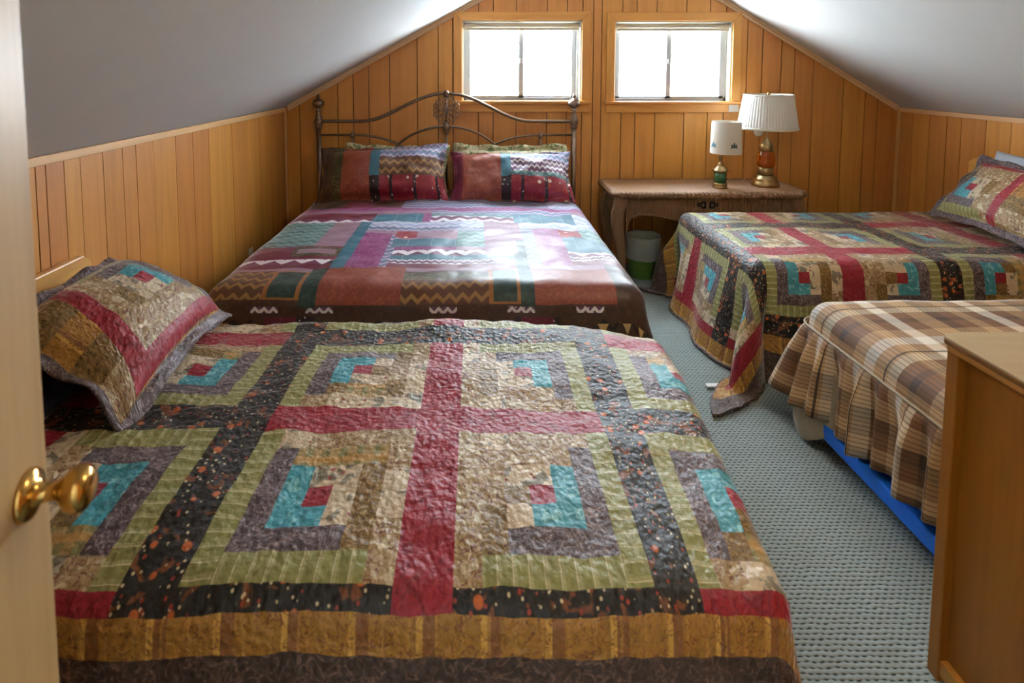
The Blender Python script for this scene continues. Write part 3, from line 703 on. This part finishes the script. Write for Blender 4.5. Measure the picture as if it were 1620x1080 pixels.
q3o = cloth('patchwork_quilt', U, V, lambda u, v: quiltcell(u, v, u3, v3, f0, f1, g0, g1, (.085, .3)), QI, QM, q3,
      label='log cabin patchwork quilt on the far right bed, its corner trailing on the carpet', cat='quilt', group='matching patchwork quilts')
obj('care_tag', box(1.135, 1.215, 2.672, 2.702, .012, .016), M['white'], q3o, label='white care tag at the corner of the quilt')
xl, yl = shamlines(W_, H_, fl_, -1, -1, .055, .051)
pillow('pillow_sham', W_, H_, .17, ((3.005, 3.19, .835), (-.06, -1, .0), (.66, .0, .72)), shamcell(W_, H_, fl_, -1, -1, .055, .051), QI, QM,
       'patchwork pillow sham propped at the head of the far right bed', flange=fl_, seed=3.0, xl=xl, yl=yl, nx=42, ny=32, group='patchwork pillow shams', back='grey')
M['paleblue'] = fab('pale blue cotton', (196, 208, 222), (), .06, .003, .3)
pillow('pale_pillow', .62, .44, .14, ((3.205, 3.235, .845), (0, -1, .0), (.34, .0, .94)), lambda x, y: 0, {0: 0}, [M['paleblue']], 'plain pale blue pillow behind the sham on the far right bed', seed=7.0)

# ------------------------------------------------------------------ right foreground single bed, plaid comforter with ruffle, blue frame
R4 = (1.47, 3.32, 1.42, 2.36)
b4 = bed('single_bed', 'single bed under a brown plaid comforter with a bright blue frame, behind the dresser', 1, R4, .54, .30, .135, hb=(XR - .012, .95, 1.40, 2.40), boxmat=M['navy'])
obj('foot_rail', box(1.405, 1.468, 1.44, 2.20, .072, .132), M['blue'], b4, bevel=.006, label='bright blue cloth-covered frame rail')
obj('side_cover', box(1.47, 3.2, 1.40, 1.417, .080, .15), M['blue'], b4, bevel=.006)
def plaid():
    n = NT('brown plaid cotton', .7, .3, .35); uv = n.coord('UV'); o = n.sep(uv)
    W, T, Br, Dk, Cr = lin(236, 228, 216), lin(196, 160, 118), lin(126, 88, 58), lin(70, 54, 44), lin(216, 200, 172)
    def band(x, per, pts): return n.ramp(n.math('FRACT', n.math('DIVIDE', n.math('ADD', x, 20.0), per)), pts, 'CONSTANT')
    cu = band(o[0], .40, [(0, W), (.13, Br), (.30, T), (.48, Dk), (.60, Br), (.74, T), (.86, Br)])
    cv = band(o[1], .36, [(0, W), (.14, T), (.30, Br), (.48, Dk), (.56, Br), (.70, Cr), (.82, T)])
    col = n.mix(.5, cu, cv)
    l1 = n.math('LESS_THAN', n.math('FRACT', n.math('DIVIDE', n.math('ADD', o[0], 20.0), .0165)), .22)
    l2 = n.math('GREATER_THAN', n.math('FRACT', n.math('DIVIDE', n.math('ADD', o[0], 20.0), .40)), .13)
    col = n.mix(n.math('MULTIPLY', n.math('MULTIPLY', l1, l2), .6), col, lin(62, 46, 40))
    bl = n.math('LESS_THAN', n.math('FRACT', n.math('DIVIDE', n.math('ADD', o[1], 20.055), .36)), .022)
    col = n.mix(n.math('MULTIPLY', bl, .85), col, lin(40, 34, 34))
    n.bump(n.noise(uv, 18, 3), .006, .5); return n.base(col)
M['plaid'] = plaid(); M['beige'] = fab('beige sheet cotton', (158, 140, 112), (), .08, .003, .2)
PX0, PY0, PY1, PZ = 1.425, 1.36, 2.415, .575
SEAM = .165                        # length of plain cloth below the edge before the ruffle starts
def q4(u, v):
    return drape_pos(u, v, (PX0, 5, PY0, PY1), PZ, .085, .06, (7, .008), .008, 5.1, .0, bulge=.03)
U = lines(PX0 + .085 - .134 - .055, 3.25, .03); V = lines(PY0 + .085 - .134 - .055, PY1 - .085 + .134 + .055, .03)
cf = cloth('comforter', U, V, lambda u, v: 0, {0: 0}, [M['plaid']], q4, solid=.02, label='brown and cream plaid comforter with gathered ruffle on the bed behind the dresser', cat='comforter')
# ruffle: a gathered strip round the near side, the foot and the far side
def ruffle():
    P = []
    st = .02; ox = PX0 - .012; yn, yf = PY0 - .012, PY1 + .012; rc = .09
    x = 3.25
    while x > ox + rc: P.append((x, yn, 0, -1)); x -= st
    for k in range(1, 7): a = -PI / 2 - PI / 2 * k / 7; P.append((ox + rc + rc * math.cos(a), yn + rc + rc * math.sin(a), math.cos(a), math.sin(a)))
    y = yn + rc
    while y < yf - rc: P.append((ox, y, -1, 0)); y += st
    for k in range(1, 7): a = PI - PI / 2 * k / 7; P.append((ox + rc + rc * math.cos(a), yf - rc + rc * math.sin(a), math.cos(a), math.sin(a)))
    x = ox + rc
    while x < 3.25: P.append((x, yf, 0, 1)); x += st
    # resample finely for the gathers
    Q = [];
    for a, b in zip(P, P[1:]):
        for k in range(3): t = k / 3; Q.append(tuple(a[i] + (b[i] - a[i]) * t for i in range(4)))
    rows = 11; v, uv, f = [], [], []; L = 0
    for i, (x, y, nx, ny) in enumerate(Q):
        if i: L += math.hypot(x - Q[i - 1][0], y - Q[i - 1][1])
        corner = max(0, 1 - math.hypot(x - ox, y - yf) / .30)
        dropl = .315 + .05 * nz(L, 0, 3, 3) + .03 * corner
        for j in range(rows):
            t = j / (rows - 1); z = .478 - dropl * t
            ph = L * 60 + 5 * nz(L, 1, 0, 4)
            o = .004 + .02 * t * (.3 + .7 * t) * .5 + (.005 + .030 * sm(t, 0, .5)) * (math.sin(ph) * .7 + .5 * math.sin(ph * .43 + 1.3)) + .13 * corner ** 1.4 * t
            if j == 0: o = -.004
            v.append((x + nx * o, y + ny * o, max(.02, z))); uv.append((.06 + t * dropl, 1 + L * 1.7))
    for i in range(len(Q) - 1):
        for j in range(rows - 1): f.append((i * rows + j, (i + 1) * rows + j, (i + 1) * rows + j + 1, i * rows + j + 1))
    return (v, f), uv
rv, ruv = ruffle()
obj('ruffle', rv, M['plaid'], cf, smooth=True, uv=ruv, recalc=False, solid=.003)
def seam():
    P = []; ox = PX0 - .014; yn, yf = PY0 - .014, PY1 + .014; rc = .09
    P.append((3.25, yn, .478)); P.append((ox + rc, yn, .478))
    for k in range(1, 8): a = -PI / 2 - PI / 2 * k / 8; P.append((ox + rc + rc * math.cos(a), yn + rc + rc * math.sin(a), .478))
    P.append((ox, yf - rc, .478))
    for k in range(1, 8): a = PI - PI / 2 * k / 8; P.append((ox + rc + rc * math.cos(a), yf - rc + rc * math.sin(a), .478))
    P.append((3.25, yf, .478)); return P
obj('seam_piping', tube(seam(), .0045, 6), M['beige'], cf, smooth=True)
# beige sheet hanging below the ruffle at the far foot corner
def sheet():
    v, f, uv = [], [], []; P = []
    for k in range(8): P.append((1.455, 2.14 + .035 * k))
    for k in range(1, 7): a = PI - PI / 2 * k / 6; P.append((1.505 + .05 * math.cos(a), 2.385 + .04 * math.sin(a)))
    for k in range(1, 12): P.append((1.505 + .05 * k, 2.425))
    for i, (x, y) in enumerate(P):
        c = max(0, 1 - abs(i - 5) / 7.0); zb = .16 - .148 * min(1, c * 1.25)
        for j in range(9):
            t = j / 8; z = .36 + (zb - .36) * t; w = .012 * math.sin(i * .9 + t * 2) * t
            v.append((x - (.03 + .05 * c * t) + w, y + .012 * c * t + w * .5, z)); uv.append((i * .04, t * .4))
    n = len(P)
    for i in range(n - 1):
        for j in range(8): f.append((i * 9 + j, (i + 1) * 9 + j, (i + 1) * 9 + j + 1, i * 9 + j + 1))
    return (v, f), uv
sv, suv = sheet()
obj('hanging_sheet', sv, M['beige'], smooth=True, uv=suv, recalc=False, solid=.003, label='beige sheet corner hanging to the carpet below the plaid ruffle', cat='sheet')

# ------------------------------------------------------------------ wicker console table
def wickm(name, rgb, sc=(180, 180, 180)):
    n = NT(name, .45, .5); p = n.coord('Object'); v = n.vmap(p, sc)
    a = n.noise(v, 1.0, 2); c = lin(*rgb)
    w = n.sep(p); s1 = n.math('SINE', n.math('MULTIPLY', n.math('ADD', w[0], w[1]), 420.0)); s2 = n.math('SINE', n.math('MULTIPLY', w[2], 420.0)); h = n.math('MULTIPLY', s1, s2)
    n.bump(h, .002, .7)
    return n.base(n.mix(n.math('ADD', n.math('MULTIPLY', h, .25), a, clamp=True), tuple(x * .5 for x in c[:3]) + (1,), tuple(min(1, x * 1.2) for x in c[:3]) + (1,)))
M['wick'] = wickm('brown woven wicker', (142, 104, 70)); M['wickt'] = wickm('table top weave', (150, 108, 70), (90, 90, 90)); M['hole'] = plain('dark opening', (24, 18, 14), .8)
TX0, TX1, TY0, TY1, TZ = .985, 2.330, 3.945, 4.43, .700
tb = thing('wicker_table', 'brown wicker console table against the back wall with two lamps on it', 'table', ((TX0 + TX1) / 2, (TY0 + TY1) / 2, 0))
obj('table_top', box(TX0 + .012, TX1 - .012, TY0 + .012, TY1 - .012, TZ - .035, TZ), M['wickt'], tb, bevel=.006)
def rim():
    P, R = [], []; zc = TZ - .020; c = .03
    cor = [(TX0, TY0), (TX1, TY0), (TX1, TY1), (TX0, TY1)]
    def seg(a, b):
        L = math.hypot(b[0] - a[0], b[1] - a[1]); n = int(L / .0075)
        for k in range(n): t = k / n; P.append((a[0] + (b[0] - a[0]) * t, a[1] + (b[1] - a[1]) * t, zc)); R.append(.024 + .0045 * math.sin(2 * PI * (k % 4) / 4))
    for i in range(4):
        a, b = cor[i], cor[(i + 1) % 4]; dx, dy = (b[0] - a[0]), (b[1] - a[1]); L = math.hypot(dx, dy); dx /= L; dy /= L
        seg((a[0] + dx * c, a[1] + dy * c), (b[0] - dx * c, b[1] - dy * c))
    return tube(P, R, 10, True)
obj('braided_rim', rim(), M['wick'], tb, smooth=True)
def ribbed(p0, p1, zbot, zt, nrm, pitch=.016, d=.006, th=.012):
    """ribbed panel from p0 to p1 (x,y) with lower outline zbot(t)"""
    L = math.hypot(p1[0] - p0[0], p1[1] - p0[1]); n = int(L / pitch) * 4; v, f = [], []
    for i in range(n + 1):
        t = i / n; x = p0[0] + (p1[0] - p0[0]) * t; y = p0[1] + (p1[1] - p0[1]) * t; o = d * (0, .8, 1, .8)[i % 4]
        zb = zbot(t)
        v += [(x + nrm[0] * o, y + nrm[1] * o, zb), (x + nrm[0] * o, y + nrm[1] * o, zt), (x - nrm[0] * th, y - nrm[1] * th, zb), (x - nrm[0] * th, y - nrm[1] * th, zt)]
    for i in range(n):
        a = i * 4; b = a + 4
        f += [(a, b, b + 1, a + 1), (a + 2, a + 3, b + 3, b + 2), (a, a + 2, b + 2, b), (a + 1, b + 1, b + 3, a + 3)]
    f += [(0, 1, 3, 2), (n * 4, n * 4 + 2, n * 4 + 3, n * 4 + 1)]
    return v, f
def arch(t):
    e = min(t, 1 - t) * (TX1 - TX0 - .16)
    z = .40 + .135 * math.sqrt(max(0, 1 - (1 - min(1, e / .10)) ** 2))
    return z - .075 * sm(e, .14, .55)
fy = TY0 + .035
obj('front_apron', ribbed((TX0 + .085, fy), (TX1 - .085, fy), arch, TZ - .036, (0, -1)), M['wick'], tb)
n_ = 60; obj('apron_edge', tube([(TX0 + .085 + (TX1 - TX0 - .17) * k / n_, fy - .003, arch(k / n_) - .002) for k in range(n_ + 1)], .007, 6), M['wick'], tb, smooth=True)
side = lambda t: .52 - .02 * math.sin(PI * t)
obj('side_apron', ribbed((TX0 + .035, TY1 - .06), (TX0 + .035, TY0 + .08), side, TZ - .036, (-1, 0)), M['wick'], tb)
obj('side_apron', ribbed((TX1 - .035, TY0 + .08), (TX1 - .035, TY1 - .06), side, TZ - .036, (1, 0)), M['wick'], tb)
def leg(cx, cy, sx):
    v, f = [], []; K = 60; hw = .038
    N = 20
    for k in range(K + 1):
        z = (TZ - .037) * k / K; t = z / TZ
        bow = .030 * math.sin(PI * sm(t, .35, 1.0)) * sx; w = hw * (.82 + .30 * sm(t, .25, .8)) * (1 + .025 * (k % 2))
        for i in range(N):
            a = 2 * PI * i / N + PI / 4; r = w / max(abs(math.cos(a)), abs(math.sin(a))) ; r = min(r, w * 1.22) * (1 + .03 * (i % 2))
            v.append((cx + bow + r * math.cos(a), cy + r * math.sin(a), z))
    for k in range(K):
        for i in range(N): f.append((k * N + i, k * N + (i + 1) % N, (k + 1) * N + (i + 1) % N, (k + 1) * N + i))
    f.append(tuple(range(N - 1, -1, -1))); f.append(tuple(range(K * N, (K + 1) * N))); return v, f
for cx, s in ((TX0 + .055, -1), (TX1 - .055, 1)):
    for cy in (TY0 + .045, TY1 - .05): obj('leg', leg(cx, cy, s), M['wick'], tb)
# carved double scroll in the middle of the apron
mx = (TX0 + TX1) / 2 - .01
sc_ = []
for s in (-1, 1):
    sc_.append(tube([(mx + s * (.030 + .020 * math.cos(a)), fy - .009, .603 + .020 * math.sin(a)) for a in [-2.2 + 4.4 * k / 14 for k in range(15)]], .007, 6))
    sc_.append(tube([(mx + s * .018, fy - .009, .580), (mx + s * .018, fy - .009, .626)], .007, 6))
    sc_.append(tube([(mx + s * .060, fy - .009, .590), (mx + s * .072, fy - .009, .604), (mx + s * .060, fy - .009, .618)], .006, 6))
obj('scroll_motif', join(*sc_), M['hole'], tb, smooth=True, label='dark double scroll worked into the apron')

# ------------------------------------------------------------------ lamps
M['shadec'] = plain('cream lamp shade', (236, 232, 218), .8, .2, nz=.02)
M['shadew'] = plain('white pleated shade', (238, 238, 230), .8, .2, nz=.02)
M['motif'] = plain('dark green print', (46, 78, 72), .8)
M['motifb'] = plain('blue print', (92, 140, 160), .8)
M['bulb'] = plain('white glass bulb', (240, 240, 236), .25, .5, nz=0)
M['goldm'] = plain('antique gold metal', (164, 138, 96), .32, .5, 1.0, nz=.06)
def glassy(name, rgb, tr=.75, rough=.08):
    n = NT(name, rough, .5); n.b.inputs['Transmission Weight'].default_value = tr; n.b.inputs['IOR'].default_value = 1.45; return n.base(lin(*rgb))
M['greeng'] = plain('green enamel', (36, 108, 56), .15, .5, nz=.25, bs=50, coat=.5); M['amber'] = glassy('amber glass', (214, 120, 24), .8)
l1 = thing('table_lamp', 'small table lamp with green canister base and cream drum shade', 'lamp', (1.785, 4.10, TZ), 'lamps on the wicker table')
c = (1.785, 4.10, TZ)
obj('base', lathe(c, [(.048, 0), (.052, .004), (.052, .012), (.046, .018), (.050, .026), (.050, .034), (.044, .040)], 28), M['goldm'], l1, smooth=True)
obj('canister', lathe(c, [(.043, .040), (.043, .118)], 28), M['greeng'], l1, smooth=True, label='glossy green canister')
obj('shoulder', lathe(c, [(.044, .118), (.055, .122), (.056, .130), (.050, .136), (.040, .144), (.030, .156), (.022, .162), (.024, .170), (.018, .178), (.013, .188), (.011, .212), (.015, .218), (.015, .234), (.009, .242), (.009, .27)], 28), M['goldm'], l1, smooth=True)
def shade(c, r0, z0, r1, z1, n=48, pleat=0, pn=0, t=.003):
    a, fa = lathe(c, [(r0, z0), (r0, z0 + .006), (r0 + (r1 - r0) * .97, z1 - .006), (r1, z1), (r1 - t, z1), (r0 - t, z0), (r0, z0)], n, False, False, pleat, pn); return a, fa
cs = (c[0] + .034, c[1], c[2])
s1 = obj('shade', shade(cs, .108, .255, .100, .486), M['shadec'], l1, smooth=False)
obj('shade_spider', join(tube([(cs[0] - .105, cs[1], c[2] + .30), (cs[0] + .105, cs[1], c[2] + .30)], .002, 6), tube([(c[0], c[1], c[2] + .26), (cs[0], cs[1], c[2] + .30)], .006, 6)), M['goldm'], l1)
def motif(ang, mat, sc=1.0):
    parts = []
    for dx, dz, rx, rz, rot in ((0, .012, .006, .014, 0), (-.013, .002, .007, .013, .7), (.013, .002, .007, .013, -.7), (-.018, -.010, .009, .006, .2), (.018, -.010, .009, .006, -.2), (0, -.008, .005, .008, 0)):
        n = 14; ring = []
        for k in range(n):
            t = 2 * PI * k / n; a_ = rx * math.cos(t) * sc; b_ = rz * math.sin(t) * sc
            px = dx * sc + a_ * math.cos(rot) - b_ * math.sin(rot); pz = dz * sc + a_ * math.sin(rot) + b_ * math.cos(rot)
            zz = .318 + pz; r = .108 - .008 * (zz - .255) / .231 + .0012; th = ang + px / r
            ring.append((cs[0] + r * math.cos(th), cs[1] + r * math.sin(th), c[2] + zz))
        parts.append((ring, [tuple(range(n))]))
    return join(*parts)
obj('printed_sprig', motif(-PI / 2 + .12, M['motif']), M['motif'], s1); obj('printed_sprig', motif(-PI + .28, M['motif']), M['motifb'], s1); obj('printed_sprig', motif(-.10, M['motif']), M['motif'], s1)
l2 = thing('table_lamp', 'tall brass and amber glass lamp with wide white shade', 'lamp', (2.155, 4.18, TZ), 'lamps on the wicker table')
c2 = (2.155, 4.18, TZ)
obj('base', lathe(c2, [(.094, 0), (.097, .006), (.095, .022), (.086, .032), (.080, .044), (.081, .054), (.074, .062), (.060, .072), (.052, .084)], 36), M['goldm'], l2, smooth=True)
obj('lower_collar', lathe(c2, [(.051, .084), (.056, .090), (.056, .132), (.050, .140)], 32), M['goldm'], l2, smooth=True)
obj('amber_font', lathe(c2, [(.049, .140), (.059, .152), (.063, .185), (.062, .215), (.056, .245), (.046, .262)], 36), M['amber'], l2, smooth=True, label='amber glass body')
obj('upper_collar', lathe(c2, [(.047, .262), (.049, .268), (.049, .295), (.043, .312), (.032, .322), (.030, .332), (.018, .342), (.012, .352), (.010, .37), (.010, .62)], 32), M['goldm'], l2, smooth=True)
s2 = obj('shade', shade(c2, .205, .425, .166, .676, 120, .006, 60), M['shadew'], l2, smooth=False)
for pf in ([(.2075, .423), (.209, .430), (.207, .440), (.204, .440), (.203, .423)], [(.169, .664), (.170, .672), (.168, .679), (.164, .679), (.164, .664)]): obj('trim_band', lathe(c2, pf, 60, False, False), M['shadec'], s2, smooth=True)
obj('finial', lathe((c2[0], c2[1], c2[2] + .62), [(.008, 0), (.008, .05), (.012, .058), (.010, .066), (.004, .074)], 14), M['goldm'], l2, smooth=True)
obj('spider', join(*[tube([(c2[0], c2[1], c2[2] + .665), (c2[0] + .165 * math.cos(a), c2[1] + .165 * math.sin(a), c2[2] + .670)], .002, 6) for a in (.4, .4 + 2 * PI / 3, .4 + 4 * PI / 3)]), M['goldm'], l2)
bx = c2[0] - .115
obj('bulb', lathe((bx, c2[1] - .10, c2[2] + .378), [(.004, 0), (.018, .004), (.030, .016), (.034, .034), (.030, .052), (.018, .070), (.013, .085)], 20), M['bulb'], l2, smooth=True)
obj('bulb_arm', tube([(bx, c2[1] - .10, c2[2] + .462), (bx, c2[1] - .10, c2[2] + .49), (c2[0], c2[1], c2[2] + .53)], .009, 8), M['goldm'], l2, smooth=True)

# ------------------------------------------------------------------ waste bin with liner, cord
M['bing'] = plain('green plastic', (106, 150, 62), .4, .5, nz=.04)
def liner():
    n = NT('thin clear bag plastic', .25, .5); b = n.b; b.inputs['Alpha'].default_value = .5
    n.bump(n.noise(n.coord('Object'), 45, 3, .6, 1.0), .01, .8); return n.base(lin(226, 236, 244))
M['liner'] = liner()
cb = (1.265, 4.215, 0)
bn = thing('waste_bin', 'small green waste bin with a clear plastic liner beside the wicker table leg', 'waste bin', cb)
obj('bucket', lathe(cb, [(.088, 0), (.092, .004), (.120, .300), (.124, .304), (.120, .306), (.116, .300), (.088, .010)], 32, True, True), M['bing'], bn, smooth=True)
v, f = lathe(cb, [(.090, .03), (.112, .296), (.116, .316), (.128, .318), (.133, .300), (.131, .24), (.128, .19), (.130, .150)], 48, False, False)
v = [(x + .006 * nz(x, y, z, 26), y + .006 * nz(x, y, z + 3, 26), z + .008 * nz(x, y, 5, 18) * (z > .1)) for x, y, z in v]
obj('bin_liner', (v, f), M['liner'], bn, smooth=True, recalc=False, label='crumpled clear bag folded over the rim')
M['cordw'] = plain('ivory cord', (214, 206, 188), .5, nz=0)
obj('power_cord', tube([(1.42, 4.44, .012), (1.44, 4.36, .006), (1.50, 4.30, .006), (1.56, 4.32, .006), (1.62, 4.38, .006), (1.66, 4.44, .02)], .0055, 8), M['cordw'], smooth=True, label='short ivory power cord on the carpet right of the waste bin', cat='cord')

# ------------------------------------------------------------------ dresser at the right edge
M['drs'] = wood('amber stained dresser wood', (156, 98, 28), 0.80, 2, .45, .4, vary=0.0, gs=.8); M['drt'] = wood('worn tan dresser top', (172, 154, 124), .90, 0, .5, .4, vary=0.0, gs=.8)
M['drk'] = wood('dark stained dresser edge', (122, 82, 30), .84, 1, .5, .4, vary=0.0, gs=.8)
M['drb'] = wood('dresser crosswise edge', (182, 124, 46), .84, 1, .45, .4, vary=0.0, gs=.8)
DX, DXE, DY0, DY1, DH = 1.180, 2.05, .92, 1.375, .900
ds = thing('dresser', 'amber wood dresser with a tan top at the right edge', 'dresser', ((DX + DXE) / 2, (DY0 + DY1) / 2, 0))
def topboard(o, z0, z1, ch):
    x0, x1, y0, y1 = DX - o, DXE + o, DY0 - o, DY1 + o
    return prism([(x0, y0), (x1, y0), (x1, y1), (x0 + ch, y1), (x0 + ch * .3, y1 - ch * .12), (x0, y1 - ch * .5)], z0, z1, 2)
obj('top', topboard(.015, DH - .004, DH, .05), M['drt'], ds)
obj('top_edge', topboard(.016, DH - .018, DH - .0042, .05), M['drk'], ds, bevel=.003)
obj('top_moulding', topboard(.010, DH - .036, DH - .0183, .04), M['drb'], ds, bevel=.005)
pw = .034
for x in (DX, DXE - pw):
    for y in (DY0, DY1 - pw): obj('corner_post', box(x, x + pw, y, y + pw, 0, DH - .0365), M['drs'], ds, bevel=.003)
for x in (DX + .022, DXE - .030): obj('side_panel', box(x, x + .008, DY0 + pw, DY1 - pw, .06, DH - .037), M['drs'], ds)
for x in (DX + .004, DXE - .022): obj('side_rail', box(x, x + .018, DY0 + pw + .0005, DY1 - pw - .0005, .02, .0595), M['drb'], ds)
obj('back_panel', box(DX + pw, DXE - pw, DY1 - .016, DY1 - .006, .08, DH - .037), M['drs'], ds)
obj('bottom_board', box(DX + pw, DXE - pw, DY0 + .02, DY1 - .02, .07, .085), M['drs'], ds)
M['drx'] = wood('dresser drawer front', (176, 116, 36), 0.80, 0, .45, .4, vary=0.0, gs=.8)
zz = .10
for k in range(4):
    hgt = .178
    d = obj('drawer', box(DX + pw + .004, DXE - pw - .004, DY0 + .004, DY0 + .022, zz, zz + hgt), M['drx'], ds, bevel=.004)
    for x in (DX + .22, DXE - .22):
        v, f = lathe((0, 0, 0), [(.009, 0), (.007, .010), (.014, .016), (.017, .024), (.012, .030)], 14)
        obj('knob', ([(x + p[0], DY0 + .004 - p[2], zz + hgt / 2 + p[1]) for p in v], f), M['brass'], d, smooth=True)
    zz += hgt + .012

# ------------------------------------------------------------------ fill lamp added above the frame to brighten the room
M['fillglass'] = NT('opal glass', .3, .5).m  # glowing globe of the added fill lamp
nb = M['fillglass'].node_tree.nodes['Principled BSDF']; nb.inputs['Base Color'].default_value = lin(250, 240, 220); nb.inputs['Emission Color'].default_value = (1, .86, .66, 1); nb.inputs['Emission Strength'].default_value = 1.2
cl = (1.0, 1.35, ZF)
cln = thing('fill_lamp', 'added fill lamp with a round opal globe, out of view on the flat part of the ceiling', 'lamp', cl)
obj('canopy', lathe((cl[0], cl[1], ZF - .03), [(.15, 0), (.16, .01), (.16, .0295)], 32), M['brass'], cln, smooth=True)
obj('globe', lathe((cl[0], cl[1], ZF - .115), [(.02, 0), (.07, .010), (.11, .032), (.135, .060), (.14, .084)], 32), M['fillglass'], cln, smooth=True)
ld = bpy.data.lights.new('fill_lamp_light', 'POINT'); ld.energy = FILL_W; ld.color = (1, .84, .60); ld.shadow_soft_size = .12  # warm point light added as interior fill
lo = bpy.data.objects.new('fill_lamp_light', ld); COL.objects.link(lo); lo.parent = cln; lo.location = (0, 0, -.26)
